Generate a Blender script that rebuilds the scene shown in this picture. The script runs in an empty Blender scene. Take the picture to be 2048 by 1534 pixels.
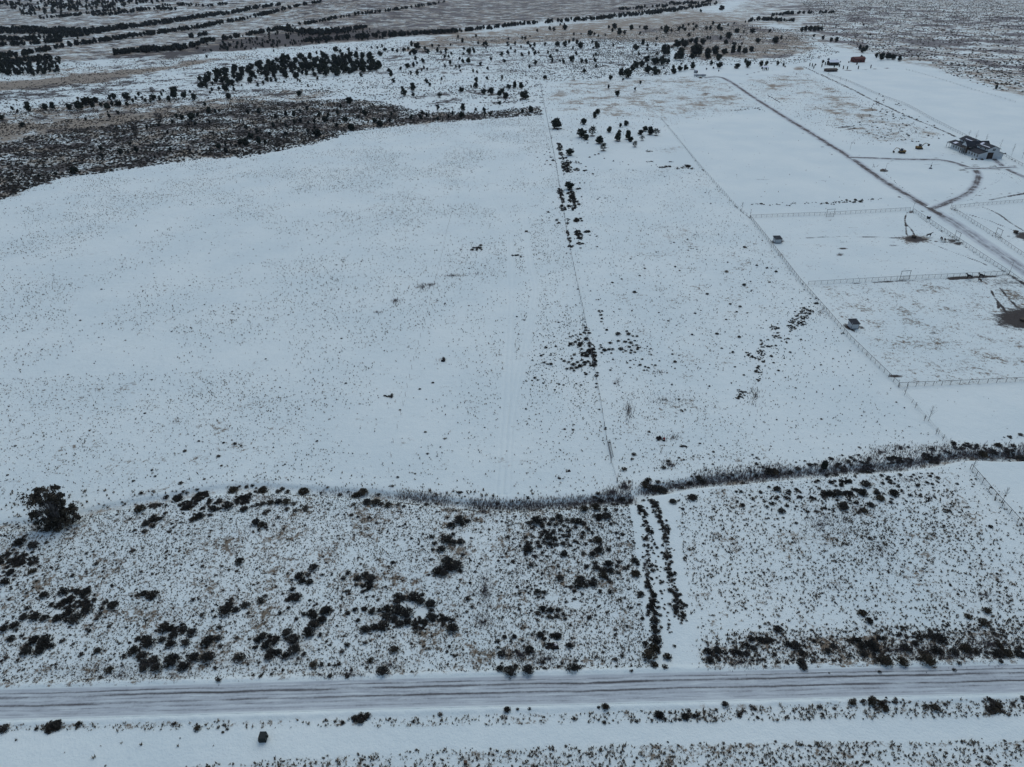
import bpy, math, random
import numpy as np
from mathutils import Vector, Matrix
R = np.random.RandomState(7)
random.seed(7)
sc = bpy.context.scene
COL = sc.collection
# ------------------------------------------------------------------ camera, sky, sun, exposure
CAMH = 100.0; PITCH = math.radians(31.2); FOC = 1419.0; W0, H0 = 2048.0, 1534.0
cam = bpy.data.cameras.new('camera'); camo = bpy.data.objects.new('camera', cam); COL.objects.link(camo)
camo.location = (0, 0, CAMH); camo.rotation_euler = (math.pi/2 - PITCH, 0, 0)
cam.sensor_width = 36; cam.lens = 36*FOC/W0; cam.clip_end = 30000; cam.clip_start = 1
sc.camera = camo
SUN_EL, SUN_AZ = math.radians(58), math.radians(15)
wd = bpy.data.worlds.new('World'); sc.world = wd; wd.use_nodes = True
wn = wd.node_tree; sky = wn.nodes.new('ShaderNodeTexSky'); sky.sky_type = 'NISHITA'; sky.sun_disc = False
sky.sun_elevation = SUN_EL; sky.sun_rotation = SUN_AZ; sky.air_density = 1.0; sky.dust_density = 1.6; sky.ozone_density = 2.2
wn.links.new(sky.outputs[0], wn.nodes['Background'].inputs[0]); wn.nodes['Background'].inputs[1].default_value = 0.13
sl = bpy.data.lights.new('sun', 'SUN'); sl.energy = 0.5; sl.angle = math.radians(85); sl.color = (1, 0.98, 0.90)
so = bpy.data.objects.new('sun', sl); COL.objects.link(so)
sd = Vector((math.sin(SUN_AZ)*math.cos(SUN_EL), math.cos(SUN_AZ)*math.cos(SUN_EL), math.sin(SUN_EL)))
so.rotation_euler = sd.to_track_quat('Z', 'Y').to_euler()
sc.view_settings.view_transform = 'Standard'; sc.view_settings.look = 'None'
sc.view_settings.exposure = -0.05; sc.view_settings.gamma = 1
# ------------------------------------------------------------------ helpers
cp, sp_ = math.cos(PITCH), math.sin(PITCH)
def tag(o, label=None, cat=None, group=None, kind=None):
    if label: o['label'] = label
    if cat: o['category'] = cat
    if group: o['group'] = group
    if kind: o['kind'] = kind
    return o
def proj(x, y, z):
    dz = z - CAMH
    f = y*cp - dz*sp_; u = y*sp_ + dz*cp
    f = np.where(f > 0.5, f, 0.5)
    return W0/2 + FOC*x/f, H0/2 - FOC*u/f
def ray(px, py):
    a = (np.asarray(px, float)-W0/2)/FOC; b = (H0/2-np.asarray(py, float))/FOC
    return a, cp + b*sp_, -sp_ + b*cp
def flat(px, py):
    a, f, d = ray(px, py); t = CAMH/np.maximum(-d, 0.004); return a*t, f*t
def scl(py):                                   # pixels per metre across the view at picture row py
    b = (H0/2-np.asarray(py, float))/FOC; return FOC*(sp_-b*cp)/CAMH
def foresh(py):
    b = (H0/2-np.asarray(py, float))/FOC; return np.sin(PITCH-np.arctan(b))
# cheap value noise
_T = R.rand(256, 256)
def vnoise(x, y, s):
    x = np.asarray(x, float)/s+91.3; y = np.asarray(y, float)/s+37.7
    xi = np.floor(x).astype(int); yi = np.floor(y).astype(int); fx = x-xi; fy = y-yi
    fx = fx*fx*(3-2*fx); fy = fy*fy*(3-2*fy)
    g = lambda i, j: _T[i & 255, j & 255]
    return (g(xi, yi)*(1-fx)+g(xi+1, yi)*fx)*(1-fy)+(g(xi, yi+1)*(1-fx)+g(xi+1, yi+1)*fx)*fy
def fbm(x, y, s, o=3):
    r = 0; a = 0.5; t = 0
    for i in range(o):
        r = r+a*vnoise(x+i*17.1, y-i*9.3, s); t += a; a *= .5; s = s/2.1
    return r/t
def pl_dist(x, y, pts):                        # distance to a polyline, and the parameter side
    d = np.full(np.shape(x), 1e9); side = np.zeros(np.shape(x))
    for (x0, y0), (x1, y1) in zip(pts[:-1], pts[1:]):
        dx, dy = x1-x0, y1-y0; L = dx*dx+dy*dy+1e-9
        t = np.clip(((x-x0)*dx+(y-y0)*dy)/L, 0, 1)
        ex = x-(x0+t*dx); ey = y-(y0+t*dy); dd = np.hypot(ex, ey)
        m = dd < d; d = np.where(m, dd, d); side = np.where(m, np.sign(dx*ey-dy*ex), side)
    return d, side
def inpoly(px, py, poly):
    c = np.zeros(np.shape(px), bool); n = len(poly)
    for i in range(n):
        x0, y0 = poly[i]; x1, y1 = poly[(i+1) % n]
        if y0 == y1: continue
        m = ((y0 > py) != (y1 > py)) & (px < (x1-x0)*(py-y0)/(y1-y0)+x0); c ^= m
    return c
def smooth(e0, e1, x):
    t = np.clip((x-e0)/(e1-e0), 0, 1); return t*t*(3-2*t)
def WF(pts): return [tuple(float(v) for v in flat(a, b)) for a, b in pts]
def densify(pts, step):
    out = []
    for (x0, y0), (x1, y1) in zip(pts[:-1], pts[1:]):
        n = max(1, int(math.hypot(x1-x0, y1-y0)/step))
        for i in range(n): out.append((x0+(x1-x0)*i/n, y0+(y1-y0)*i/n))
    out.append(pts[-1]); return out
def curve(pts, n=8):                           # Catmull-Rom through the points
    P = [pts[0]]+list(pts)+[pts[-1]]; out = []
    for i in range(1, len(P)-2):
        for k in range(n):
            t = k/n; p0, p1, p2, p3 = P[i-1], P[i], P[i+1], P[i+2]
            out.append(tuple(0.5*((2*p1[j])+(-p0[j]+p2[j])*t+(2*p0[j]-5*p1[j]+4*p2[j]-p3[j])*t*t+(-p0[j]+3*p1[j]-3*p2[j]+p3[j])*t**3) for j in (0, 1)))
    out.append(tuple(pts[-1])); return out
# ------------------------------------------------------------------ the lie of the land
CREEK_PX = [(-60,1062),(20,1050),(110,1048),(170,1027),(240,1012),(320,1000),(400,985),(480,977),(560,978),(640,984),(720,988),(800,995),(870,1003),(940,1010),(1000,1012),(1060,1012),(1130,1008),(1200,1002),(1262,1000),(1290,985),(1340,976),(1400,965),(1480,958),(1560,950),(1640,945),(1720,938),(1800,933),(1870,922),(1930,912),(2000,914),(2100,910)]
CREEK = curve(WF(CREEK_PX), 4)
ROAD_PX = [(-300,1416),(0,1409),(400,1398),(700,1389),(1040,1381),(1380,1373),(1700,1365),(2048,1357),(2400,1349)]
ROAD = WF(ROAD_PX)
TRK_PX = [[(1020,470),(1022,560),(1018,700),(1010,850),(1000,985)],[(1050,430),(1058,520),(1070,580),(1058,660),(1038,740),(1020,850),(1012,985)],
          [(990,340),(985,380),(1000,420),(1030,460)],[(0,520),(150,490),(320,445),(420,400)],[(160,720),(300,670),(440,598)],[(640,500),(700,460),(780,440)]]
TRK = [curve(WF(t), 6) for t in TRK_PX]
def terrain(x, y):
    x = np.asarray(x, float); y = np.asarray(y, float)
    far = smooth(120, 700, y)
    h = (fbm(x, y, 60)-.5)*(0.3+1.2*far) + (fbm(x+300, y, 320)-.5)*3.0*smooth(500, 1400, y)
    near = (y < 200) & (y > -20)
    if near.any():
        d, s = pl_dist(x, y, CREEK)
        cut = np.exp(-(d/1.5)**4)*(.55+.35*smooth(-60, 20, x))*np.where(d < 12, 1, 0)*smooth(-118, -98, x)
        bank = np.exp(-((d-3.4)/1.6)**2)*0.12*(s > 0)
        h = h+np.where(near, -cut+bank, 0)
        dr, s2 = pl_dist(x, y, ROAD)
        fl = smooth(9, 4, dr)
        h = np.where(near, h*(1-fl), h)
        h = h+np.where(near, np.exp(-((dr-3.3)/0.6)**2)*(0.12+0.16*vnoise(x, y, 1.3)), 0)
    for t in TRK:
        d, s = pl_dist(x, y, t)
        h = h-0.16*np.exp(-((d-.75)/.25)**2)
    # wooded hill at the far left
    hx, hy = flat(150, 36)
    u = (x-hx)*0.32+(y-hy)*0.95
    h = h+np.clip(u, 0, 1500)*0.05*smooth(-80, -380, x+0.0*y)*smooth(0, 300, u+100)
    return h
def P(px, py):
    a, f, d = ray(px, py); x, y = flat(px, py); z = np.zeros(np.shape(x))
    for i in range(9):
        z = terrain(x, y); t = (CAMH-z)/np.maximum(-d, 0.004); x = .35*x+.65*a*t; y = .35*y+.65*f*t
    return x, y, terrain(x, y)
def W(pts):
    x, y, z = P(np.array([p[0] for p in pts], float), np.array([p[1] for p in pts], float)); return [(float(a), float(b)) for a, b in zip(x, y)]
def PF(px, py):
    x, y, z = P(np.atleast_1d(np.asarray(px, float)), np.atleast_1d(np.asarray(py, float))); return (x, y) if np.ndim(px) else (float(x[0]), float(y[0]))
def Pv(px, py):
    x, y, z = P(np.array([px]), np.array([py])); return Vector((x[0], y[0], z[0]))
# ------------------------------------------------------------------ materials
def new_mat(name, base=(.5,.5,.5), rough=.8, metal=0.0, spec=.2):
    m = bpy.data.materials.new(name); m.use_nodes = True; b = m.node_tree.nodes['Principled BSDF']
    b.inputs['Base Color'].default_value = (*base, 1); b.inputs['Roughness'].default_value = rough
    b.inputs['Metallic'].default_value = metal; b.inputs['Specular IOR Level'].default_value = spec
    return m
class NT:
    def __init__(s, m): s.t = m.node_tree; s.b = s.t.nodes['Principled BSDF']
    def n(s, typ, **k):
        nd = s.t.nodes.new(typ)
        for a, v in k.items(): setattr(nd, a, v)
        return nd
    def l(s, a, b): s.t.links.new(a, b)
    def math(s, op, a, b=None, c=None, clamp=False):
        nd = s.n('ShaderNodeMath', operation=op); nd.use_clamp = clamp
        for i, v in enumerate((a, b, c)):
            if v is None: continue
            if isinstance(v, (int, float)): nd.inputs[i].default_value = v
            else: s.l(v, nd.inputs[i])
        return nd.outputs[0]
    def noise(s, vec, scale, detail=3, rough=.55, sc=None):
        if sc is not None:
            mp = s.n('ShaderNodeMapping'); mp.inputs['Scale'].default_value = sc; s.l(vec, mp.inputs[0]); vec = mp.outputs[0]
        nd = s.n('ShaderNodeTexNoise'); nd.inputs['Scale'].default_value = scale; nd.inputs['Detail'].default_value = detail; nd.inputs['Roughness'].default_value = rough
        s.l(vec, nd.inputs['Vector']); return nd.outputs['Fac']
    def mix(s, fac, a, b):
        nd = s.n('ShaderNodeMix', data_type='RGBA')
        if isinstance(fac, (int, float)): nd.inputs[0].default_value = fac
        else: s.l(fac, nd.inputs[0])
        for i, v in ((6, a), (7, b)):
            if isinstance(v, tuple): nd.inputs[i].default_value = (*v, 1)
            else: s.l(v, nd.inputs[i])
        return nd.outputs[2]
    def ss(s, v, lo, hi):
        nd = s.n('ShaderNodeMapRange', interpolation_type='SMOOTHSTEP'); nd.inputs[1].default_value = lo; nd.inputs[2].default_value = hi
        s.l(v, nd.inputs[0]); return nd.outputs[0]
    def attr(s, name):
        nd = s.n('ShaderNodeAttribute', attribute_name=name); return nd.outputs['Fac']
    def pos(s): return s.n('ShaderNodeNewGeometry').outputs['Position']
    def bump(s, h, strength=.4, dist=.1):
        nd = s.n('ShaderNodeBump'); nd.inputs['Strength'].default_value = strength; nd.inputs['Distance'].default_value = dist
        s.l(h, nd.inputs['Height']); s.l(nd.outputs[0], s.b.inputs['Normal'])
SNOW_A, SNOW_B = (.70,.80,.745), (.775,.86,.785)
MUD_A, MUD_B = (.014,.011,.008), (.055,.044,.033)
def snow_colour(t, p):
    n = t.noise(p, .035, 4); n2 = t.noise(p, .9, 3)
    return t.mix(t.ss(t.math('ADD', t.math('MULTIPLY', n, .8), t.math('MULTIPLY', n2, .2)), .35, .65), SNOW_A, SNOW_B)
def cov(t, a, n, k, n2, k2):
    return t.math('ADD', t.math('ADD', a, t.math('MULTIPLY', t.math('SUBTRACT', n, .5), k)), t.math('MULTIPLY', t.math('SUBTRACT', n2, .5), k2))
def ground_mat():
    m = new_mat('snowy_ground', rough=.7, spec=.2); t = NT(m); p = t.pos()
    c = snow_colour(t, p)
    # dry grass showing through the snow
    tan = t.attr('tan'); nt = t.noise(p, .045, 10, .86); nt2 = t.noise(p, .03, 3)
    ft = t.ss(cov(t, tan, nt, 2.8, nt2, .5), .36, .64)
    c = t.mix(t.math('MULTIPLY', ft, t.ss(tan, 0.0, .12)), c, t.mix(nt, (.16,.133,.092), (.39,.335,.24)))
    # grey oak brush
    oak = t.attr('oak'); no = t.noise(p, .03, 8, .74); no2 = t.noise(p, .012, 3)
    fo = t.ss(cov(t, oak, no, 2.6, no2, 2.2), .38, .62)
    c = t.mix(t.math('MULTIPLY', fo, t.ss(oak, 0.0, .1)), c, t.mix(t.noise(p, .5, 3), (.05,.048,.046), (.21,.195,.175)))
    # low scrub, thresholded clumps
    sb = t.attr('scrub'); ns = t.noise(p, .05, 9, .82); ns2 = t.noise(p, .035, 3, .6, (.5, 1, 1))
    fs = t.ss(cov(t, sb, ns, 2.9, ns2, .9), .40, .60)
    c = t.mix(t.math('MULTIPLY', fs, t.ss(sb, 0.0, .1)), c, t.mix(t.noise(p, 1.3, 2), (.022,.018,.015), (.085,.07,.055)))
    # trampled paddock speckle
    tr = t.attr('trod'); n3 = t.noise(p, .7, 6, .8)
    f3 = t.ss(cov(t, tr, n3, 2.2, t.noise(p, .12, 3), 1.2), .36, .66)
    c = t.mix(t.math('MULTIPLY', f3, t.ss(tr, 0, .2)), c, t.mix(n3, (.08,.066,.044), (.27,.222,.15)))
    # mud and needle litter
    md = t.attr('mud'); nm = t.noise(p, .45, 7, .78)
    fm = t.ss(t.math('ADD', md, t.math('MULTIPLY', t.math('SUBTRACT', nm, .5), 1.7)), .30, .70)
    c = t.mix(t.math('MULTIPLY', fm, t.ss(md, 0.0, .08)), c, t.mix(t.noise(p, 2.2, 3), MUD_A, MUD_B))
    t.l(c, t.b.inputs['Base Color'])
    t.bump(t.math('ADD', t.noise(p, .35, 4), t.math('MULTIPLY', t.noise(p, 2.5, 3), .35)), .65, .4)
    return m
def uvnode(t):
    return t.n('ShaderNodeUVMap').outputs[0]
def track_mat(name, stripes, base_dirt, streak, gap=0.3, edge=.12, tone=MUD_B, tone2=MUD_A, mott=.5):
    """a snow-covered lane: dirt shows in stripes (v centre, width, strength) broken up along its length"""
    m = new_mat(name, rough=.7, spec=.2); t = NT(m); p = t.pos(); uv = uvnode(t)
    s = t.n('ShaderNodeSeparateXYZ'); t.l(uv, s.inputs[0]); v = s.outputs[1]
    wob = t.math('MULTIPLY', t.math('SUBTRACT', t.noise(uv, .05, 3, .6, (1, .01, 1)), .5), .16)
    v2 = t.math('ADD', v, wob)
    tot = None
    for (vc, wv, st) in stripes:
        d = t.math('DIVIDE', t.math('SUBTRACT', v2, vc), wv); g = t.math('POWER', 2.718, t.math('MULTIPLY', t.math('MULTIPLY', d, d), -1))
        along = t.ss(t.noise(uv, 1, 3, .6, (.035, .3+vc*3, 1)), .25, .62)
        g = t.math('MULTIPLY', t.math('MULTIPLY', g, st), t.math('ADD', t.math('MULTIPLY', along, 1-gap), gap))
        tot = g if tot is None else t.math('ADD', tot, g)
    fine = t.noise(uv, 1, 4, .7, (.16, streak, 1)); grain = t.noise(p, 2.2, 4, .75)
    k = t.math('ADD', t.math('ADD', tot, base_dirt), t.math('MULTIPLY', t.math('SUBTRACT', fine, .5), .7))
    k = t.math('ADD', k, t.math('MULTIPLY', t.math('SUBTRACT', grain, .5), .55))
    k = t.math('ADD', k, t.math('MULTIPLY', t.math('SUBTRACT', t.noise(p, .16, 5, .8), .5), mott))
    ed = t.math('MULTIPLY', t.ss(v, 0, edge), t.ss(t.math('SUBTRACT', 1, v), 0, edge))
    k = t.math('MULTIPLY', t.ss(k, .22, .95), ed)
    snow = t.mix(t.math('MULTIPLY', t.math('MULTIPLY', ed, .85), t.ss(fine, .1, .6)), snow_colour(t, p), (.415,.455,.455))
    t.l(t.mix(k, snow, t.mix(grain, tone2, tone)), t.b.inputs['Base Color'])
    t.bump(t.math('ADD', fine, grain), .35, .06)
    return m
def plant_mat(name, dark, light, obj=True, rough=.9):
    m = new_mat(name, rough=rough, spec=.1); t = NT(m)
    rnd = t.n('ShaderNodeObjectInfo').outputs['Random'] if obj else t.attr('tint')
    n = t.noise(t.pos(), 2.0, 2)
    f = t.math('ADD', t.math('MULTIPLY', rnd, .65), t.math('MULTIPLY', n, .35))
    t.l(t.mix(f, dark, light), t.b.inputs['Base Color']); return m
def noisy(name, a, b, scale=3., rough=.8, metal=0., spec=.3, bump=0.):
    m = new_mat(name, rough=rough, metal=metal, spec=spec); t = NT(m); n = t.noise(t.pos(), scale, 4, .65)
    t.l(t.mix(n, a, b), t.b.inputs['Base Color'])
    if bump: t.bump(n, bump, .03)
    return m
M = {}
M['ground'] = ground_mat()
M['sage'] = plant_mat('sagebrush_dark', (.042,.039,.031), (.125,.113,.090))
M['sage_tan'] = plant_mat('sagebrush_tan', (.07,.058,.038), (.15,.125,.085))
M['sage_all'] = plant_mat('sagebrush_many', (.038,.035,.028), (.18,.155,.12), obj=False)
M['tuft'] = plant_mat('dry_tufts', (.075,.062,.045), (.29,.24,.175), obj=False)
M['reed'] = plant_mat('dry_reeds', (.09,.076,.072), (.31,.265,.245), obj=False)
M['juniper'] = plant_mat('juniper_foliage', (.010,.015,.011), (.030,.038,.027))
M['juniper_all'] = plant_mat('juniper_foliage_many', (.010,.015,.012), (.030,.038,.029), obj=False)
M['airy'] = plant_mat('bare_twigs', (.045,.04,.036), (.095,.085,.075))
M['bark'] = noisy('bark', (.035,.028,.022), (.09,.075,.06), 6)
M['post'] = noisy('weathered_post', (.05,.042,.036), (.12,.10,.085), 8)
M['pipe'] = noisy('rusty_pipe', (.030,.022,.018), (.07,.055,.045), 5, .7, .1)
M['stake'] = noisy('rusty_stake', (.10,.045,.03), (.17,.09,.06), 5)
M['wire'] = noisy('fence_wire', (.09,.085,.085), (.17,.16,.16), 5, .5, .5)
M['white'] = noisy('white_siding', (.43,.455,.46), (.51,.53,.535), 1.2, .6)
M['roof'] = noisy('charcoal_metal_roof', (.014,.020,.025), (.028,.035,.042), 1.5, .75, 0, .2)
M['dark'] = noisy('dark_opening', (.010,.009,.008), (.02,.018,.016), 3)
M['door'] = noisy('brown_door', (.022,.014,.011), (.04,.027,.022), 3)
M['wood'] = noisy('brown_timber', (.07,.042,.025), (.13,.085,.055), 3)
M['glass'] = new_mat('window_glass', (.02,.024,.03), .15, 0, .5)
M['snowcap'] = noisy('snow_cap', (.74,.77,.80), (.82,.84,.86), 1., .75)
M['yellow'] = noisy('yellow_paint', (.15,.085,.022), (.24,.14,.04), 4, .55)
M['track'] = noisy('steel_tracks', (.02,.018,.016), (.06,.045,.035), 5, .7, .3)
M['red'] = noisy('red_siding', (.09,.026,.020), (.13,.042,.032), 1.5)
M['brown'] = noisy('brown_siding', (.05,.034,.024), (.09,.065,.05), 2)
M['black'] = noisy('black_horse', (.007,.006,.006), (.022,.018,.015), 4, .6)
M['bay'] = noisy('bay_horse', (.025,.013,.008), (.05,.028,.018), 4, .6)
M['box'] = noisy('dark_green_metal', (.010,.016,.015), (.022,.030,.026), 4, .6, .2)
M['straw'] = noisy('tan_rubble', (.09,.072,.05), (.20,.165,.12), 3)
M['debris'] = noisy('burnt_debris', (.006,.006,.006), (.03,.024,.02), 6)
M['redtub'] = new_mat('red_tub', (.18,.012,.018), .5)
M['blue'] = noisy('blue_grey_metal', (.03,.045,.06), (.06,.08,.10), 4, .5, .3)
M['rock'] = noisy('dark_rock', (.02,.017,.014), (.07,.058,.045), 3)
M['grey'] = noisy('grey_metal', (.20,.21,.22), (.30,.31,.32), 3, .5, .3)
# ------------------------------------------------------------------ mesh helpers
def mesh_np(name, V, F, mat, parent=None, tint=None, attrs=None, uv=None, smooth_=False, link=True):
    V = np.asarray(V, np.float32); F = np.asarray(F, np.int32); k = F.shape[1]
    me = bpy.data.meshes.new(name); me.vertices.add(len(V)); me.vertices.foreach_set('co', V.ravel())
    me.loops.add(F.size); me.loops.foreach_set('vertex_index', F.ravel())
    me.polygons.add(len(F)); me.polygons.foreach_set('loop_start', np.arange(0, F.size, k, dtype=np.int32))
    try: me.polygons.foreach_set('loop_total', np.full(len(F), k, np.int32))
    except Exception: pass
    if smooth_: me.polygons.foreach_set('use_smooth', np.ones(len(F), bool))
    if tint is not None: attrs = dict(attrs or {}, tint=tint)
    for a, v in (attrs or {}).items():
        at = me.attributes.new(a, 'FLOAT', 'POINT'); at.data.foreach_set('value', np.asarray(v, np.float32))
    if uv is not None:
        u = me.uv_layers.new(name='UVMap'); u.data.foreach_set('uv', np.asarray(uv, np.float32)[F.ravel()].ravel())
    me.update(calc_edges=True); me.materials.append(mat)
    if not link: return me
    o = bpy.data.objects.new(name, me); COL.objects.link(o)
    if parent: o.parent = parent
    return o
def realise(T, pos, s, rot, tint, sz=None):
    """many copies of template T=(V,F) as one vertex and face array"""
    V, F = T; n = len(pos); c, s_ = np.cos(rot), np.sin(rot)
    sz = s if sz is None else sz
    x = V[None, :, 0]*s[:, None]; y = V[None, :, 1]*s[:, None]; z = V[None, :, 2]*sz[:, None]
    X = x*c[:, None]-y*s_[:, None]+pos[:, 0:1]; Y = x*s_[:, None]+y*c[:, None]+pos[:, 1:2]; Z = z+pos[:, 2:3]
    VV = np.stack([X, Y, Z], 2).reshape(-1, 3); FF = (F[None]+(np.arange(n)*len(V))[:, None, None]).reshape(-1, F.shape[1])
    return VV, FF, np.repeat(tint, len(V))
def stuff_mesh(name, templates, pos, s, tint, mat, sz=None, seed=1):
    r = np.random.RandomState(seed); n = len(pos); which = r.randint(0, len(templates), n); rot = r.rand(n)*6.283
    VV = []; FF = []; TT = []; off = 0
    for k, T in enumerate(templates):
        m = which == k
        if not m.any(): continue
        a, b, c = realise(T, pos[m], s[m], rot[m], tint[m], None if sz is None else sz[m]); VV.append(a); FF.append(b+off); TT.append(c); off += len(a)
    return mesh_np(name, np.concatenate(VV), np.concatenate(FF), mat, tint=np.concatenate(TT))
class MB:
    """collects boxes, bars and prisms and links them as one mesh"""
    def __init__(s): s.v = []; s.f = []
    def add(s, V, F):
        o = len(s.v); s.v += [tuple(p) for p in V]; s.f += [tuple(i+o for i in f) for f in F]; return s
    def box(s, x0, x1, y0, y1, z0, z1):
        return s.add([(x0,y0,z0),(x1,y0,z0),(x1,y1,z0),(x0,y1,z0),(x0,y0,z1),(x1,y0,z1),(x1,y1,z1),(x0,y1,z1)], [(0,3,2,1),(4,5,6,7),(0,1,5,4),(1,2,6,5),(2,3,7,6),(3,0,4,7)])
    def bar(s, a, b, r, r2=None, n=5):
        a = Vector(a); b = Vector(b); d = (b-a)
        if d.length < 1e-5: return s
        r2 = r if r2 is None else r2; q = d.to_track_quat('Z', 'Y').to_matrix(); V = []
        for c, rr in ((a, r), (b, r2)):
            for i in range(n):
                an = 2*math.pi*i/n; V.append(c+q@Vector((rr*math.cos(an), rr*math.sin(an), 0)))
        F = [(i, (i+1) % n, n+(i+1) % n, n+i) for i in range(n)]+[tuple(range(n-1, -1, -1)), tuple(range(n, 2*n))]
        return s.add(V, F)
    def prism(s, poly, axis, a0, a1):
        n = len(poly); V = []
        for a in (a0, a1):
            for (u, w) in poly: V.append((u, a, w) if axis == 'y' else (a, u, w))
        F = [(i, (i+1) % n, n+(i+1) % n, n+i) for i in range(n)]+[tuple(range(n-1, -1, -1)), tuple(range(n, 2*n))]
        return s.add(V, F)
    def slab(s, q, th):                        # quad thickened straight down
        q = [Vector(p) for p in q]; V = q+[p-Vector((0, 0, th)) for p in q]
        return s.add(V, [(0,1,2,3),(7,6,5,4),(0,4,5,1),(1,5,6,2),(2,6,7,3),(3,7,4,0)])
    def build(s, name, mat, parent=None):
        me = bpy.data.meshes.new(name); me.from_pydata(s.v, [], s.f); me.update(); me.materials.append(mat)
        import bmesh
        bm = bmesh.new(); bm.from_mesh(me); bmesh.ops.recalc_face_normals(bm, faces=bm.faces); bm.to_mesh(me); bm.free()
        o = bpy.data.objects.new(name, me); COL.objects.link(o)
        if parent: o.parent = parent
        return o
def empty(name, loc, label, cat, group=None, rz=0, s=1):
    o = bpy.data.objects.new(name, None); COL.objects.link(o); o.location = loc; o.rotation_euler = (0, 0, rz); o.scale = (s, s, s)
    o.empty_display_size = .3
    return tag(o, label, cat, group)
# ------------------------------------------------------------------ vegetation templates
def lump(r, n1=7, n2=4, amp=.25, sx=1, sz=1, zc=0):
    V = []; F = []
    for j in range(n2+1):
        ph = -0.35+(math.pi/2+.35)*j/n2
        for i in range(n1):
            th = 2*math.pi*i/n1+j*.4; k = 1+amp*(r.rand()-.5)*2
            V.append((math.cos(th)*math.cos(ph)*k*sx, math.sin(th)*math.cos(ph)*k*sx, max(zc+math.sin(ph)*k*sz, -.12)))
    for j in range(n2):
        for i in range(n1):
            a, b, c, d = j*n1+i, j*n1+(i+1) % n1, (j+1)*n1+(i+1) % n1, (j+1)*n1+i
            F += [(a, b, c), (a, c, d)]
    return np.array(V), np.array(F)
def shrub_T(seed, nb=70, core=True, h=.85, bw=.11, bl=.42):
    """unit-radius shrub: ragged dome of outward-leaning sprigs round a lumpy core"""
    r = np.random.RandomState(seed); V = []; F = []
    if core:
        for k in range(3):
            a, b = lump(r, 7, 3, .35, .42, .45*h); a[:, :2] += (r.rand(2)-.5)*.5; F.append(b+sum(len(v) for v in V)); V.append(a)
    lob = np.array([[math.cos(t)*q, math.sin(t)*q] for t, q in zip(r.rand(6)*6.28, .25+r.rand(6)*.4)])
    for i in range(nb):
        th = r.rand()*6.283; q = math.sqrt(r.rand())*(.98 if r.rand() < .8 else 1.22); k = 1-.35*(r.rand() if r.rand() < .5 else 0)
        hz = h*math.sqrt(max(0, 1-min(q*q, 1)*.92))*(.75+.35*r.rand())*k
        lb = lob[r.randint(6)]*.35
        tip = np.array([math.cos(th)*q*1.02+lb[0]*.3, math.sin(th)*q*1.02+lb[1]*.3, max(hz, .06)])
        d = np.array([math.cos(th)*q*.75, math.sin(th)*q*.75, .75])+(r.rand(3)-.5)*.5; d /= np.linalg.norm(d)
        base = tip-d*bl*(.6+.7*r.rand()); sd = np.cross(d, r.rand(3)-.5); sd /= np.linalg.norm(sd)+1e-6; w = bw*(.6+.8*r.rand())
        o = sum(len(v) for v in V); V.append(np.array([base-sd*w*.5, base+sd*w*.5, tip+sd*w, tip-sd*w*.9])); F.append(np.array([[o, o+1, o+2], [o, o+2, o+3]]))
    V = np.concatenate(V); V[:, 2] = np.maximum(V[:, 2], -.1)
    return V, np.concatenate(F)
def tuft_T(seed, n=6, h=1., lean=.6, w=.16):
    r = np.random.RandomState(seed); V = []; F = []
    for i in range(n):
        th = r.rand()*6.283; l = lean*r.rand(); b = (r.rand(2)-.5)*.7; hh = h*(.6+.5*r.rand()); a = th+1.57
        V += [(b[0]-math.cos(a)*w, b[1]-math.sin(a)*w, -.05), (b[0]+math.cos(a)*w, b[1]+math.sin(a)*w, -.05), (b[0]+math.cos(th)*l, b[1]+math.sin(th)*l, hh)]; F.append((3*i, 3*i+1, 3*i+2))
    return np.array(V), np.array(F)
def mound_T(seed, n1=5):
    r = np.random.RandomState(seed); a, b = lump(r, n1, 2, .35, 1., .75); c, d = tuft_T(seed+50, 4, 1.0, .9, .2)
    return np.concatenate([a, c]), np.concatenate([b, d+len(a)])
def crown_T(seed, nl=420, lobes=12, ls=.15, airy=False, cone=0., base=.13):
    """unit juniper crown: height 1, half width about .55; many leaf clumps over lobes, gaps between them"""
    r = np.random.RandomState(seed); V = []; F = []
    L = []
    for k in range(lobes):
        th = r.rand()*6.283; z = base+.16+.62*r.rand(); q = .30*math.sqrt(max(.05, 1-((z-.42)/.55)**2))*(.5+.7*r.rand())*(1-cone*z)
        L.append((math.cos(th)*q, math.sin(th)*q, z, .15+.10*r.rand()))
    L.append((0, 0, .45, .30)); L.append((0, 0, .25, .28))
    n0 = 0
    if not airy:
        for (x, y, z, q) in L[-2:]+L[:5]:
            a, b = lump(r, 6, 3, .35, q*.75, q*.75); a = a+np.array([x, y, z-.02]); a[:, 2] = np.maximum(a[:, 2], base*.6); F.append(b+n0); V.append(a); n0 += len(a)
    for i in range(nl):
        x, y, z, q = L[r.randint(len(L))]; d = r.randn(3); d[2] = d[2]*.8+.15; d /= np.linalg.norm(d)
        c = np.array([x, y, z])+d*q*(.75+.35*r.rand()); c[2] = max(c[2], base)
        u = np.cross(d, r.randn(3)); u /= np.linalg.norm(u); v = np.cross(d, u)+d*(r.rand()-.3)*.9; s = ls*(.35+.75*r.rand())*(.6 if airy else 1)
        V.append(np.array([c-u*s*.5-v*s*.3, c+u*s*.5-v*s*.4, c+u*s*.25+v*s*.6, c-u*s*.4+v*s*.5])); F.append(np.array([[n0, n0+1, n0+2], [n0, n0+2, n0+3]])); n0 += 4
    return np.concatenate(V), np.concatenate(F)
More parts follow.
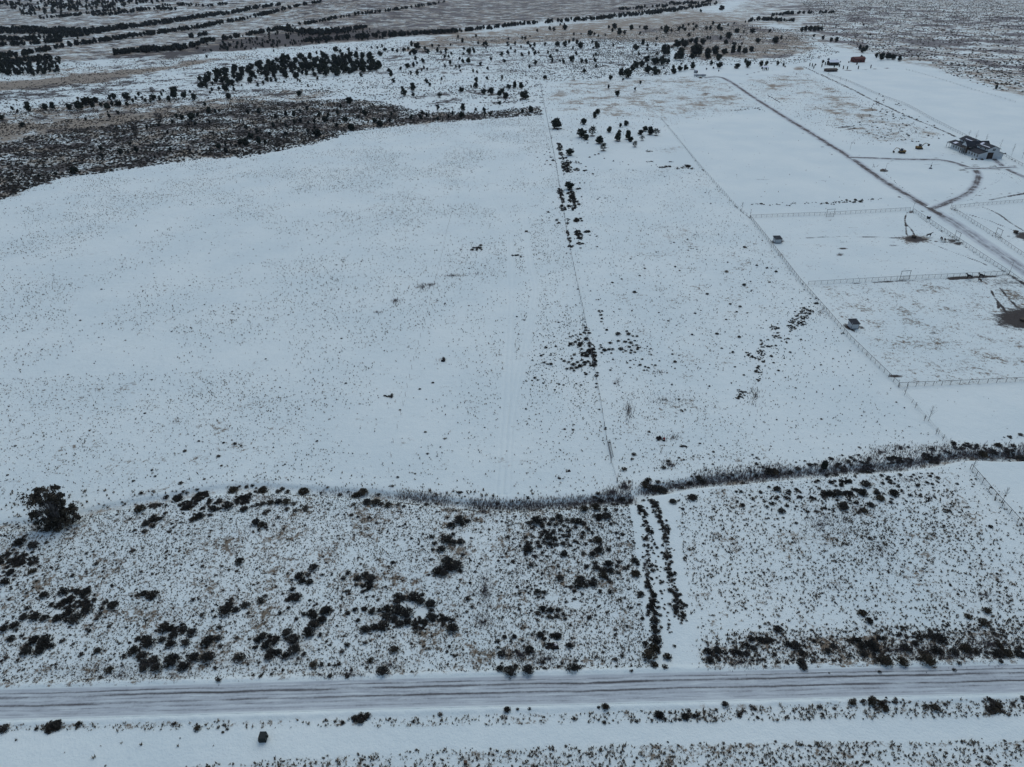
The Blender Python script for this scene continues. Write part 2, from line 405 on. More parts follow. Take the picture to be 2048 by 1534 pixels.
def branch_mesh(seed, h=1., n=7, r0=.045, spread=.45, mat=None, name='trunk', tw=0):
    r = np.random.RandomState(seed); mb = MB(); mb.bar((0,0,-.1), (0,0,h*.35), r0, r0*.75, 6)
    for i in range(n):
        th = 6.283*i/n+r.rand(); z0 = h*(.08+.25*r.rand()); q = spread*(.5+.5*r.rand())
        mid = (math.cos(th)*q*.45, math.sin(th)*q*.45, z0+h*.22); end = (math.cos(th)*q, math.sin(th)*q, h*(.6+.3*r.rand()))
        mb.bar((0,0,z0), mid, r0*.55, r0*.38, 5); mb.bar(mid, end, r0*.38, r0*.1, 4)
        for k in range(tw):
            a = Vector(mid).lerp(Vector(end), r.rand()); b = a+Vector((r.randn()*.09, r.randn()*.09, .06+.1*r.rand()))*h
            mb.bar(a, b, r0*.16, r0*.05, 3)
    o = mb.build(name, mat or M['bark']); me = o.data; bpy.data.objects.remove(o); return me
# ------------------------------------------------------------------ picture-measured layout data (source pixels of the photograph)
def Z(ox, oy, s, txt):                         # parse "x y w h[t]" items read from an enlarged tile
    out = []
    for it in txt.split(','):
        it = it.strip()
        if not it: continue
        tn = 't' if it.endswith('t') else ('b' if it.endswith('b') else 'd')
        v = [float(q) for q in it.rstrip('tb').split()]
        out.append((ox+v[0]/s, oy+v[1]/s, v[2]/s, (v[3] if len(v) > 3 else v[2]*.8)/s, tn))
    return out
BL = []
BL += Z(0,1080,5.11,"230 210 300 110,20 200 90 180,110 325 80 40,55 410 80 80,335 310 70 60t,405 260 40 40,330 120 40 30,200 20 110 50,340 40 90 90,650 520 90 70,450 555 80 70,825 520 200 70,870 540 90 60,750 640 290 110,960 605 60 50,1155 650 95 95,530 655 60 45,280 690 60 50,900 690 110 80,1040 690 60 90,1075 635 60 40,700 745 100 50,680 810 60 100,780 795 130 60,590 795 90 40,990 795 60 45,1025 745 50 40,360 775 100 80,460 790 80 60,250 770 80 90,150 865 90 60,70 840 40 40,40 910 80 40,170 910 40 40,115 995 75 60,225 970 50 40,275 1065 60 60,350 1020 100 60,470 1010 130 110,430 1080 100 100,520 1070 70 80,400 1135 90 50,270 1135 100 50,640 1025 60 50,750 1055 40 45,1000 1120 70 60,830 1160 60 50,60 1195 60 45t,1120 1320 90 60t,1028 1395 55 55t,915 920 45 45,985 235 55 50t,745 355 50 50,1355 100 60 90t,1410 555 50 35,1475 540 70 50,1560 560 110 40,1545 600 50 30,1975 605 50 45,1445 315 40 45t,1120 870 50 50t,1860 860 50 45,1690 895 110 50,1800 920 190 80,1770 970 90 50,1960 930 90 80,1410 1000 60 80,1490 1000 80 40,1520 1045 120 50,1660 1015 70 50,1745 1050 100 80,1900 1040 80 80,1380 1125 110 70,1270 1170 50 60,1450 1180 100 50,1570 1220 110 90,1760 1225 140 100,1600 1300 120 60,1480 1300 100 50,1880 1290 120 50,1980 1180 110 120,1470 1250 90 50")
BL += Z(400,1080,5.11,"405 205 85 110,25 260 40 40t,225 262 35 35t,295 298 35 30,378 310 40 40,1160 270 90 80,1020 355 90 80,1105 350 60 80,1120 415 75 70,940 400 40 100,1045 420 70 40,940 500 60 35,985 575 110 75,880 600 230 35,590 435 35 45t,1250 350 40 40,1345 348 35 35,625 610 70 60,670 560 50 50t,235 655 170 60,265 710 130 100,315 605 60 45,470 650 80 100,370 705 70 50,490 740 40 60,130 720 40 80,150 780 45 40,25 755 60 60,1515 330 60 50,1470 380 60 70,1690 350 90 70,1740 390 100 70,1690 480 130 70,1600 450 50 50,1500 515 50 70,1405 488 35 35,1455 575 30 30,1770 567 35 40,1820 605 40 45t,1610 380 70 60,1970 220 40 40,1285 710 90 80,1360 715 35 40,1060 750 60 60,1140 740 90 60,1170 770 70 60,1250 800 80 70,1160 865 110 50,985 795 45 50,820 740 50 45,900 685 50 50,1110 940 110 80,1225 960 60 110,1085 900 50 50,890 945 100 50,650 970 80 90,600 1010 80 60,740 1010 150 90,680 1060 90 110,565 1085 60 70,750 1165 150 100,700 1190 80 60,960 1110 120 110,875 1180 80 60,960 1010 120 50,875 1005 60 40,1065 1155 60 60,400 1195 110 70,80 1195 130 80,200 885 60 45,375 990 50 60t,100 1005 90 60,185 1000 70 50,60 1050 100 60,210 1075 60 40,155 1300 60 45t,190 1425 70 40,615 1385 50 50,1505 1065 60 60,1450 1130 60 60t,1585 705 55 50,1685 700 60 40,1755 725 70 50,1615 810 50 50,1510 740 50 35,1690 910 60 60,1870 1340 120 60,1745 1220 65 50t,1505 1385 55 50,1330 1380 60 50t,1240 1270 70 40,1160 1270 90 60t,1320 1265 50 40,1420 1260 60 50,1375 1280 50 30,1985 1110 90 70t,1690 1045 50 50t")
BL += Z(640,960,5.11,"1340 450 80 100,1430 400 110 80,1510 410 60 80,1455 445 50 50,1300 378 35 35,1145 570 60 80,1170 635 60 60,1250 560 50 50,1300 600 110 80,1360 545 50 50,1365 630 70 50,1440 620 70 60,1240 700 80 50,1155 705 45 40,1460 758 45 45,1300 840 120 50,1400 870 120 70,1320 890 110 60,1200 930 100 50,1260 950 80 50,1440 920 50 50,1230 890 60 40,1110 960 40 45,1130 805 40 35,1590 930 35 40,745 835 45 45,935 590 35 35,757 607 30 30,960 1180 120 100,1030 1230 80 70,800 1180 90 60,780 1240 70 50,1130 1260 100 60,1135 1325 60 50,850 1200 70 60,1050 1165 50 40,680 1310 90 80,680 1380 90 80,610 1320 60 70,800 1330 120 70,890 1340 130 130,750 1410 80 80,1130 1390 90 60,1230 1420 180 70,1360 1420 50 50,1030 1480 150 120,890 1450 90 60,810 1460 80 60,640 1490 120 50,550 1500 80 50,460 1520 90 60,1350 1515 110 60,1260 1480 60 40,1510 1200 60 80,1555 1290 45 50,1500 1340 40 50,390 1425 50 50,355 1315 55 50,60 1325 110 80,20 1420 80 60,285 1355 60 40,450 1315 60 35,530 1335 60 50,370 150 80 60t,445 120 90 70t,600 145 40 25,345 240 50 40t,480 220 80 50,570 215 90 80t,630 240 60 50t,700 250 70 45t,800 240 50 40t,860 262 40 40t,1085 245 55 50t,290 115 30 40t,205 145 50 30t,500 375 40 50t,385 372 35 35,320 352 45 40t,580 430 40 40t,1425 125 45 30b,1815 235 50 40b,1730 248 60 35b,80 68 35 40t,740 55 35 55t")
BL += Z(260,940,5.12,"110 385 100 80t,250 365 130 60t,370 355 35 35,600 360 160 100,730 270 150 120,750 380 50 60,490 305 100 40,370 270 60 50,870 315 130 60,920 305 60 40t,1000 360 100 60,1160 300 160 110,1170 390 80 60,850 390 80 50,910 385 50 50,1250 365 40 40,1300 350 50 40,1360 340 60 30,1440 325 70 50t,1520 315 70 70,1600 320 80 60t,1675 335 55 55t,1790 370 60 60t,1800 400 50 40t,1610 395 60 40t,1695 405 60 50t,1360 180 60 70,1360 215 90 30t,1195 165 40 60,1255 150 40 60,1085 175 50 50,1060 215 90 30t,1290 180 30 40,1285 220 50 30,1560 185 55 55,1520 215 60 50t,1610 220 60 40,1780 220 100 50t,690 190 40 50,585 225 40 40,550 215 40 50t,240 500 130 60,320 490 60 50,160 540 70 60,235 565 60 50,155 620 60 50,50 610 40 40,660 445 40 50,715 465 80 50,650 500 70 40t,820 455 50 45,1290 530 80 70,1360 560 90 50t,1320 610 40 35,1035 495 30 45,110 235 45 35,35 105 35 40,1380 440 60 40t,1520 480 50 40t,1410 415 60 30t,520 130 50 30t,365 435 50 40t")
BL += Z(960,980,5.11,"500 330 60 100,540 370 60 60,580 310 110 60,660 290 50 50,640 360 60 50,740 295 60 40,810 270 70 50,710 340 60 50,780 340 60 50,830 310 60 50,860 360 50 40,890 295 50 40,940 300 60 70,1000 310 90 70,1060 330 60 70,1100 390 60 90,975 375 50 40,1055 430 50 45,1150 432 40 40,660 430 130 60,750 425 60 40,820 405 50 35,910 410 60 50,540 470 40 45,465 475 50 40,610 480 45 40,650 520 50 50,700 480 80 50,760 490 60 50,850 460 60 50,900 460 60 40,590 530 60 45,525 530 40 40,480 530 60 50,490 590 100 80,610 570 60 55,715 545 65 50,780 550 50 40,850 540 60 50,885 505 40 30,920 555 45 50,970 510 50 50,1040 480 45 40,465 650 50 45,640 630 45 45,685 670 40 40,750 625 40 40,855 645 70 65,520 760 60 50,1080 540 50 60,1130 510 50 50t,1200 500 90 60t,1230 555 45 30,1145 650 70 60,1220 610 90 60,1310 600 60 50,1055 640 50 45,1180 730 60 60,1185 785 75 60,1315 745 90 80,1090 775 60 50,1265 810 80 60,1340 820 70 45,1410 830 60 90,1420 730 50 40,1400 770 50 40,1480 790 60 70,1515 770 50 60,1580 710 70 60,1610 750 50 50,1590 850 90 60t,1030 895 90 90,1020 960 110 40,1120 930 60 50,1160 910 60 40,1090 970 60 50,1160 960 70 40,1260 870 80 50t,1300 900 60 40,1330 930 50 40,815 890 70 60,930 985 50 60,965 1025 45 45,1225 1030 60 50,1330 1035 60 50,1640 1050 70 70,485 990 40 70,525 1005 35 60,590 1030 70 60,660 1040 60 50,595 1090 40 40,645 1095 35 35,405 1045 45 50,380 985 40 40,340 720 50 70,290 752 30 30,285 475 50 40,800 772 40 40,640 1210 80 60,590 1255 60 50,720 1225 70 40,800 1220 60 40,700 1290 60 40,740 1300 50 40,790 1280 60 50,850 1260 50 50,870 1305 50 40,590 1325 45 35t,1115 1290 60 50,1300 1245 40 40t,1660 1305 40 40,620 1470 60 60,655 1445 40 30,735 1480 60 50,790 1490 70 50,655 1510 50 40,350 1490 50 40,250 1495 50 40,1340 340 50 60,1210 270 80 60,1290 260 90 60,1215 300 50 30,1065 185 80 60t,1180 170 90 60t,1280 195 50 30,1390 190 50 50t,1455 445 50 45,1415 485 35 35,1390 430 40 40,1220 340 25 20,1255 380 25 20,490 75 40 35,1165 65 45 45t,1200 30 50 35,1970 100 60 50,1760 100 60 60,1790 150 60 60")
BL += Z(960,1200,4.593,"1590 60 60 130,1600 170 70 120,1605 280 60 120,1655 130 40 100,1660 240 40 110,1625 360 80 60,1640 60 40 60,1590 430 90 120t,1520 400 60 40,1560 500 120 70t,1720 510 70 60t,1600 590 80 50t,1700 600 60 60t,1390 640 40 40,190 620 80 70,280 650 120 40,330 605 60 50,440 640 110 50,850 615 110 60,720 605 50 40,600 620 50 40t,910 615 60 40,875 548 45 40,570 560 60 50,820 412 60 55,455 450 80 50,590 350 50 40,550 310 60 80,655 320 50 50,710 325 70 50,200 490 70 45,315 330 50 40,225 330 40 35,165 430 40 35,165 370 50 40,285 370 35 50,480 310 35 35,1490 165 35 35,1785 415 35 35,250 1000 70 35,345 997 40 25,455 995 40 20,205 1080 35 30,240 1080 30 35,1090 980 40 30,1155 975 60 40t,1650 1050 90 50,1700 1100 40 40t,1885 1060 75 50,1965 1055 60 65,1140 1115 45 35t,865 1085 50 40t,1440 1105 50 40t,335 460 35 35,1310 505 45 40,1240 540 50 30t,1070 515 40 30t,1790 60 60 80,1850 60 50 100,1880 130 40 70,1800 110 50 60,1740 30 40 40")
BL += Z(1380,1180,3.066,"375 295 40 40,350 335 40 60,320 340 30 30,110 370 50 40,120 420 50 60,180 390 90 60,260 388 110 30,345 388 40 30,390 350 40 50,470 315 90 40,540 240 50 30,600 325 40 50,645 335 60 45,515 388 35 35,690 380 40 60,845 370 40 50,880 335 40 50,1030 312 130 25,1150 305 110 20,1055 340 50 30,1110 335 60 30,1130 355 60 30,1065 385 50 40,1170 430 110 50t,1200 435 80 30t,1300 435 70 40t,1095 185 45 35,1055 135 50 40t,1300 280 90 25,1420 290 90 40,1530 290 70 50,1480 280 50 40,1325 352 60 45,1380 320 40 40,1510 360 60 50,1450 385 120 30t,1690 350 60 50t,1455 428 80 30t,1620 380 50 25,1750 385 90 40t,1830 385 90 30t,1890 385 60 40,1890 335 45 30t,1940 390 60 30t,2020 390 60 40,1800 195 60 40t,1820 125 45 30t,1705 160 40 25t,680 440 60 25,695 470 50 25,215 697 50 25,25 765 40 45,1140 715 45 45t,1190 718 60 45t,1445 705 45 40t,1505 715 65 50t,1870 720 115 60t,1975 690 40 30t,1830 665 40 15,2040 658 40 25,790 715 40 30t,400 725 30 30t,885 720 30 30t,1830 1020 40 40t,1090 682 200 10t,1250 676 150 12t")
BL += Z(0,850,2.243,"235 1355 80 50,355 1335 35 30,20 1355 50 35,165 1358 25 25,780 1335 30 25,885 1355 35 35t,1005 1340 20 20,1020 1360 20 20,1000 1375 15 20,1460 1320 20 20,1505 1325 20 20,1540 1330 25 25,1055 83 22 12t,980 138 20 14t,830 115 18 10t")
BL += Z(680,850,2.243,"85 1320 70 35,450 1290 30 30t,330 1325 25 25,10 1335 20 20,750 1275 35 15,1430 1298 50 25,1550 1303 40 30,1185 1330 25 20t,1190 1262 40 20t,1210 75 12 20,1190 15 15 18")
BL += Z(1240,860,4.452,"1695 310 50 30,1740 303 40 25,1320 365 70 40,1370 370 80 40t,550 505 45 40,500 485 30 30,225 480 80 60t,35 340 50 50t,645 598 75 45,470 630 60 50,1580 335 50 60t,1960 325 100 50t,2030 270 50 50t,385 330 50 30t,1045 632 30 25t,1180 605 40 30t,1500 535 40 40,1505 570 30 30,1390 605 40 45,1355 648 50 45,1485 600 50 40,1568 522 40 40,1440 715 60 45,1455 775 25 50,1568 820 35 50,1285 630 30 30t,1610 593 35 35,1400 525 60 30,1715 600 50 50,1810 580 50 50,1850 560 60 50,1930 560 90 50,1930 620 35 30,1880 460 45 30,1920 490 30 30,1970 470 40 40,2020 455 40 40,2000 680 60 40,835 697 30 30,560 697 35 35,125 215 45 20b,430 275 40 20,340 520 80 50,380 540 80 50,620 470 60 40,740 460 60 50,700 430 60 30,910 400 30 25,960 420 40 25,1005 400 25 30,300 520 80 60,250 440 60 50")
BL += Z(1348,850,2.243,"705 255 25 20,770 255 50 25,845 300 40 30,690 310 80 25,780 310 50 25,880 355 30 25,925 328 35 20t,910 302 30 20,860 265 40 20,985 305 40 20,755 365 40 20,850 380 30 20t,880 505 25 30t,1330 95 60 40,1270 95 40 45,1455 90 35 20t,1520 90 30 20t,1555 40 25 20t,1490 55 60 15t,1250 75 25 12t,1270 262 14 12,1228 380 25 18t,1420 455 22 12,990 155 60 25,1150 150 80 25,1170 160 60 20,1240 130 50 20,1045 160 50 20t,860 195 60 40,700 225 60 15,1420 115 50 25,1500 130 60 25,1555 150 40 25,1380 130 40 25t")
BL += Z(1040,600,4.876,"640 265 40 30,650 310 50 70,645 370 60 60,680 410 50 60,700 460 60 100,690 500 80 80,720 560 50 100,720 620 50 80,745 730 50 40,600 410 40 60,575 440 60 70,570 380 40 40,500 420 60 50,540 400 40 40,600 470 40 50,590 330 35 30,545 335 30 25,515 347 30 22,350 447 32 28,250 460 38 22,205 540 35 20,232 525 25 20,303 518 22 20,640 530 90 50,610 510 50 40,530 525 40 35,505 565 35 35,405 570 28 28,430 590 40 30,475 600 40 30,520 620 60 50,560 600 40 35,605 580 32 25,655 605 70 45,630 625 40 30,590 640 60 30,455 665 38 28,500 660 50 30,525 685 35 25,550 655 50 30,300 615 50 50,235 600 40 40,160 622 25 25,645 715 40 50,690 635 40 25,145 755 40 25,118 780 25 20,172 777 28 25,595 822 32 32,550 812 25 20,742 845 32 26,845 285 35 50,955 325 60 45,880 410 45 65,960 390 45 60,1025 400 50 35,1080 410 50 30,1060 380 30 22,1120 393 28 22,985 465 60 60,825 485 55 35,870 475 45 35,905 470 35 45,1065 450 40 35,1100 440 25 25,1120 500 40 60,1155 460 50 70,1085 485 38 30,1030 490 35 30,1078 510 35 28,1005 505 25 20,890 515 28 22,795 460 35 20,785 435 30 20,797 512 30 20,1140 350 35 22,1100 345 30 30,1060 330 50 22,1040 300 35 22,1280 530 28 22,1215 472 18 14,1260 500 25 20,908 577 28 22,1075 585 28 24,1105 575 18 18,1130 585 22 18,1190 570 35 30,1045 608 28 24,1170 628 40 30,1112 625 22 30,1220 645 30 30,1253 652 35 35,1290 628 22 20,1320 630 32 35,1210 680 28 28,1240 680 25 25,1305 690 22 30,780 120 60 25,790 140 40 30,798 175 35 30,795 208 30 18,882 678 32 25,850 600 20 18,1510 598 45 30,1510 663 24 22,1485 525 30 20,1920 325 40 28t,1678 332 30 26,1845 835 28 24,1278 785 18 16,1090 102 25 18,1355 120 25 18,965 85 20 18,930 815 60 18b,1525 243 22 16")
BL += Z(1060,240,11.38,"680 580 110 140,660 660 80 120,700 760 120 120,760 870 200 80,830 960 250 130,830 1060 260 150,850 1150 220 100,780 1240 120 40,1060 1130 160 80,1230 1150 120 50,1080 960 120 80b,1130 1000 80 50b,630 220 60 25,530 210 50 20,700 200 60 20,380 550 40 25,430 660 45 35,380 720 35 25,450 735 45 25,325 780 40 35,470 845 60 30,515 835 40 35,385 915 55 50,525 920 80 30,338 1000 45 40,460 1010 60 40,455 815 35 20,1310 520 50 30,1480 790 60 30,1560 770 60 20,1690 870 40 30,1900 930 50 30,1270 1055 45 30,1470 1130 30 25,1430 1225 60 30,1355 845 60 22,980 635 40 40,700 670 120 60")
BL += Z(700,350,2.926,"1230 100 40 50,1240 130 30 60,1245 190 35 40,1295 110 45 70,1300 140 40 60,1300 185 50 40,1320 165 40 30,1335 80 30 20,1330 265 45 30,1360 265 60 15,1335 340 40 50,1347 368 30 28,1345 400 35 30,1285 380 20 40,1275 340 15 40,1270 270 20 30,1210 260 22 22,1160 215 20 14,1210 280 35 14,1128 272 22 12b,1290 415 35 25,1350 425 15 12,1390 330 30 30,1405 350 12 14,1442 357 14 10,1446 417 16 12,1035 330 36 18,765 410 26 14,750 425 60 22,715 437 25 10,742 438 20 10,770 435 16 10,960 472 80 14,1000 478 16 10,650 435 14 9,432 146 18 10b,1665 683 26 18,1443 730 36 14,1535 627 18 12b,1695 587 16 12,485 1213 20 12,408 1250 18 14,215 1295 80 20,1950 1378 50 26b,1590 606 16 12b,1720 525 12 10,1407 677 14 9,987 928 14 14b")
BL += Z(1400,350,3.068,"700 785 60 25b,650 830 100 60b,620 860 80 60b,600 900 100 60b,560 935 60 50b,470 990 60 40b,540 1005 35 35b,460 935 50 40b,385 1045 60 40b,380 1090 50 50b,370 1130 60 50b,300 1105 60 40b,355 1200 50 50b,355 1250 45 30b,255 1340 60 60b,240 1370 60 25b,437 1108 25 20b,275 442 28 14t,162 590 26 18t,348 552 18 14,170 533 14 12,410 570 20 8,438 570 14 10,467 592 22 10,426 655 22 12t,185 790 22 12t,225 838 20 12,105 970 26 20t,240 990 28 22t,133 1060 18 16,200 1085 25 14,45 728 25 14,245 805 25 14t,270 670 28 24,310 650 14 14,192 1272 14 14,55 1293 14 14,523 1240 14 14,938 1225 14 14,857 1290 14 16,1205 1392 16 12t,470 1498 16 14,877 968 18 14t,1300 222 22 14b,1545 208 22 10b,1548 378 22 16b,1580 400 30 18b,1805 360 24 12b,1848 385 24 14b")
BL += Z(680,0,2.926,"1880 978 60 14,1915 975 40 14,1940 945 25 12,1815 945 50 12b,1815 885 50 16b,2030 972 44 26,1990 985 60 12,2060 985 50 12")
# shrubs in rows: ditch-side double hedge, rock row and fence-foot weeds are scattered along lines further down
def T(ox, oy, s, txt):
    out = []
    for it in txt.split(','):
        a = it.split(); k = a[3] if len(a) > 3 else 'j'
        out.append((ox+float(a[0])/s, oy+float(a[1])/s, float(a[2])/s, k))
    return out
TRG = {}
TRG['centre'] = T(800,0,5.12,"120 475 45,175 505 60,42 530 40,85 520 35,330 490 35,400 485 25,518 475 25,640 440 40,595 395 30,775 385 28,800 458 28,885 475 45,855 480 40,880 505 25,1105 475 38,1112 412 25,1178 465 32,1248 405 28,1285 408 30,1330 385 20,1405 330 28,1535 315 38,1580 320 36,1690 310 50,1640 265 22,1682 262 22,1310 465 40,1335 490 32,1378 478 35,1485 470 32,1610 480 55,1690 485 55,1730 445 34,1775 428 32,1812 455 42,1780 365 26,1950 370 50,1990 365 28,2030 385 25,1855 360 20,1970 445 28,2005 450 28,2015 500 60,1850 500 60,1770 510 28,1980 505 25,150 570 60,105 572 40,260 525 40,280 555 45,385 540 45,420 555 28,470 535 38,470 560 28,525 565 30,455 600 34,500 595 28,655 515 30,650 570 30,710 560 60,760 550 40,745 520 30,610 615 28,645 650 40,700 650 50,460 695 30,515 665 42,160 620 38,238 645 42,175 665 30,75 700 50,140 690 45,10 725 35,110 770 35,178 770 45,245 712 32,280 725 28,222 735 28,572 695 26,605 705 34,825 680 40,748 745 32,790 755 30,898 720 32,892 822 34,1045 808 34,1035 580 42,1105 560 40,1135 515 32,1178 545 32,1240 500 28,1250 580 36,1320 562 30,1365 530 36,1380 565 42,1418 555 28,1515 555 34,1605 535 30,1805 570 36,930 625 34,1068 650 40,1382 665 40,1325 705 34,1540 605 44,1558 640 40,1638 640 28,1675 655 44,1760 640 60,1855 650 42,1905 650 42,1998 640 42,2008 700 36,2005 575 30,1980 590 26,1888 748 42,1483 815 46,1305 860 16,1783 822 16,427 825 30,275 855 45,305 888 38,620 740 24,783 845 46,778 905 55,727 900 26,130 935 75,28 935 42,45 985 62,130 990 38,630 945 52,855 970 52,935 970 75,1020 985 60,1050 960 50,1080 1015 60,1115 912 48,1175 910 58,1238 912 60,1270 1020 80,410 1000 50 a")
TRG['right'] = T(1200,0,5.12,"90 300 34,150 300 50,195 365 65,125 332 34,255 355 38,320 312 50,408 290 22,465 312 46,407 360 30,52 375 24,630 305 28,580 420 34,437 470 55,487 480 30,570 475 24,135 480 26,370 520 60,483 525 32,398 570 32,582 570 32,672 345 70,730 330 30,805 318 42,843 305 42,870 325 36,905 270 28,955 262 24,985 290 34,958 318 30,1085 312 34,1130 312 40,1152 258 32,1215 310 50,1240 325 42,1310 270 24,1372 250 20,1400 345 50,1470 340 22,1560 345 50,1735 335 32,1245 112 48,1032 128 28,1320 402 60,1435 392 20,1100 408 34,1125 408 28,1235 410 36,1285 460 50,1380 470 32,1365 468 32,1450 465 24,1618 445 46,1795 450 68,1852 405 32,1908 402 14,915 380 36,925 445 48,980 455 60,1055 460 55,840 455 50,790 490 70,860 490 70,885 450 30,695 498 34,740 498 24,640 500 24,670 570 95,820 620 110,770 615 50,980 580 110,940 605 60,1020 570 60,1100 568 70,1100 608 55,1180 565 80,1210 625 70,1270 560 60,1360 555 70,1420 545 60,1480 555 60,1550 535 50,560 665 75,640 670 75,690 655 45,475 640 60,485 690 30,370 700 70,425 690 60,335 730 55,285 800 90,215 785 70,225 740 38,485 755 70,560 745 60,570 770 60,605 760 40,652 710 24,672 758 18,832 668 24,752 712 40,755 758 56,820 735 50,870 725 48,892 718 30,945 712 60,1138 670 42,1215 700 58,1160 710 22,1088 718 18,1245 680 20,1400 705 54,1510 695 62,1485 650 40,1650 680 50,1700 675 45,1660 710 22,1700 715 24,1815 675 42,1878 680 30,1893 695 20,105 820 48,235 828 26,412 862 32 a,88 908 34,360 928 28,178 985 55,1215 735 16")
TRG['field'] = T(680,0,2.926,"1427 728 32,1490 690 30,1508 668 30,1417 803 46,1440 818 34,1475 795 52 a,1518 840 44,1540 882 46 a,1576 775 32,1625 825 46,1633 782 24,1684 815 44,1700 830 28,1640 745 24 a,1672 735 30,1725 860 34 a,1758 788 28,1785 768 32,1815 787 42,1850 792 38 a,1768 822 28 a,1265 752 62,1345 908 40,1345 1108 45")
TRG['left'] = T(0,180,4.096,"240 180 55,225 135 40,375 165 50,435 160 55,570 165 50,650 165 70,700 130 60,740 120 55,765 150 50,790 105 45,830 140 35,880 160 55,925 135 36,975 140 50,1045 135 34,105 165 30,147 190 26,640 85 24,900 85 36,935 80 44,1045 85 56,1090 105 28,1140 55 34,1115 80 24,1170 80 26,1195 100 30,1258 90 48,1235 105 20,1310 90 36,1325 50 30,1340 20 24,1430 75 70,1430 40 60,1385 90 40,1510 65 50,1520 35 24,1590 85 50,1560 25 24,1250 30 45 a,1680 135 34,1875 75 40,900 235 36,970 205 34,885 190 18,705 255 28,15 250 50,185 305 40,830 495 36,615 690 58,460 700 30,325 715 28,840 560 36,990 525 40,1055 520 26,1120 510 44,1250 470 20,1450 235 36,1495 245 38,1415 275 32,1570 250 60,1620 215 30,1550 295 24,1310 282 90 a,1305 300 28,1605 290 30,1720 280 28,1715 195 45,1765 190 30,1800 185 24,1205 325 32,1375 360 28,1110 365 70 a,1070 450 24,2010 455 55,1970 440 36,1790 485 42,1850 515 36,1850 460 28,1935 470 28,1890 455 24,1720 505 28,1560 510 28,2020 325 36,1400 500 30,1270 560 24")
TRG['scrub'] = T(450,130,3.151,"165 465 36,130 505 34,98 500 30,215 500 42,253 500 28,205 430 28,307 395 28,325 340 28,387 400 28,385 320 28,385 445 28,285 445 22,435 330 34,440 375 28,475 300 22,520 290 28,480 365 26,525 375 20,565 370 26,580 455 50,632 360 38,595 325 24,650 330 24,685 365 18,707 390 24,710 315 28,760 360 34,800 415 44,785 248 40,730 275 26,885 320 34,843 335 20,942 365 30,980 390 38,1040 365 28,1050 320 20,1175 345 28,1235 345 28,1240 310 22,1270 330 22,1340 350 24,1340 285 28,1410 335 22,1435 315 22,1490 335 38,1500 290 38,1578 290 18 a,1635 295 26,1635 320 22,1670 320 22,1875 305 24,1925 300 36,1730 255 24,1350 210 28 a,215 310 32,150 310 26,565 405 22,520 425 18,430 420 20,12 555 28,70 520 20")
TRG['grove'] = T(400,0,5.12,"30 900 70,75 910 40,125 935 34,195 925 36,265 940 70,290 880 60,230 850 60,132 875 34,350 935 36,345 890 28,105 965 28,295 1010 50,590 890 36,650 870 40,690 840 50,730 840 40,780 840 40,863 850 22,1000 835 28,1025 845 26,1205 825 36,1110 895 24,1018 985 55,430 890 24,1650 790 42,1935 740 38,1955 790 55,1985 850 42,1195 560 30,1243 555 32,1390 535 50,1438 545 36,1525 535 40,1605 515 24,1755 500 22,1815 505 26,1865 490 30,1897 530 40,1975 535 38,2020 545 36,1850 580 50,755 535 22,70 595 30")
TRG['house'] = T(1600,0,4.571,"20 295 40,50 292 42,90 290 45,130 292 45,165 288 45,195 286 36,125 345 28,207 370 38,280 390 40,330 388 40,580 240 18,640 330 20,545 460 40,570 485 50,605 460 40,700 530 40,745 552 60,800 545 60,850 548 50,905 562 44,205 580 26,260 560 24,335 574 24,368 574 12,487 572 24,555 547 36,140 604 18,518 594 18,445 577 14,1790 818 36 a")
GROVE_POLY = [(x/5.12+400, y/5.12) for x, y in [(-10,800),(150,760),(350,725),(500,715),(610,660),(850,625),(1030,600),(1200,615),(1300,590),(1500,590),(1700,575),(1770,615),(1900,700),(1890,715),(1700,735),(1450,785),(1300,785),(1200,780),(1050,790),(950,815),(800,815),(620,790),(560,835),(450,855),(300,885),(200,850),(100,885),(0,905)]]
BELT = [([(-60,62),(60,62),(140,64),(190,64),(240,56),(290,50),(340,44),(400,34),(458,27),(525,14),(562,9)],[13,16,15,11,9,9,8,7,8,7,3]),
 ([(-60,78),(40,80),(100,76),(180,70)],[5,5,4,2]), ([(-60,92),(40,90),(90,86),(160,78)],[2,2,2,2]), ([(-60,122),(0,115),(60,108),(110,97),(150,90),(210,82),(260,74),(320,66),(400,55),(440,47),(490,38),(560,21),(610,9),(645,4)],[5,5,4,4,3,4,5,5,5,6,6,5,3,2]),
 ([(186,31),(240,27),(293,18),(352,19)],[4,7,6,2]), ([(80,37),(160,30),(240,18)],[2,3,2]), ([(310,14),(360,10),(420,12),(455,8)],[2,3,3,2]), ([(330,44),(400,32)],[3,3]),
 ([(-60,140),(0,132),(40,124),(100,118)],[9,8,5,2]), ([(370,76),(400,72),(430,67)],[2,2,2]),
 ([(400,86),(440,80),(478,74),(530,64),(576,55),(654,40),(712,30),(800,19),(900,3)],[4,4,4,4,4,3,3,3,2]), ([(230,108),(300,101),(360,97),(400,90)],[5,8,8,4]),
 ([(560,58),(600,64),(640,66),(690,62),(735,54)],[5,12,12,8,2]), ([(600,84),(650,80),(690,77),(750,73),(800,71),(850,67),(900,65),(976,57),(1054,48),(1132,42),(1200,37),(1260,30),(1320,24),(1376,16),(1434,7)],[2,3,4,4,4,4,3,3,4,5,6,8,9,8,4]),
 ([(1235,20),(1280,16),(1330,13),(1345,4)],[4,6,6,4]), ([(1345,8),(1400,6),(1425,2)],[6,6,3]), ([(1490,44),(1520,39),(1560,41),(1588,42)],[3,4,4,2]), ([(1542,32),(1572,28),(1620,26),(1670,25)],[2,3,2,2]), ([(900,63),(990,58)],[1,1])]
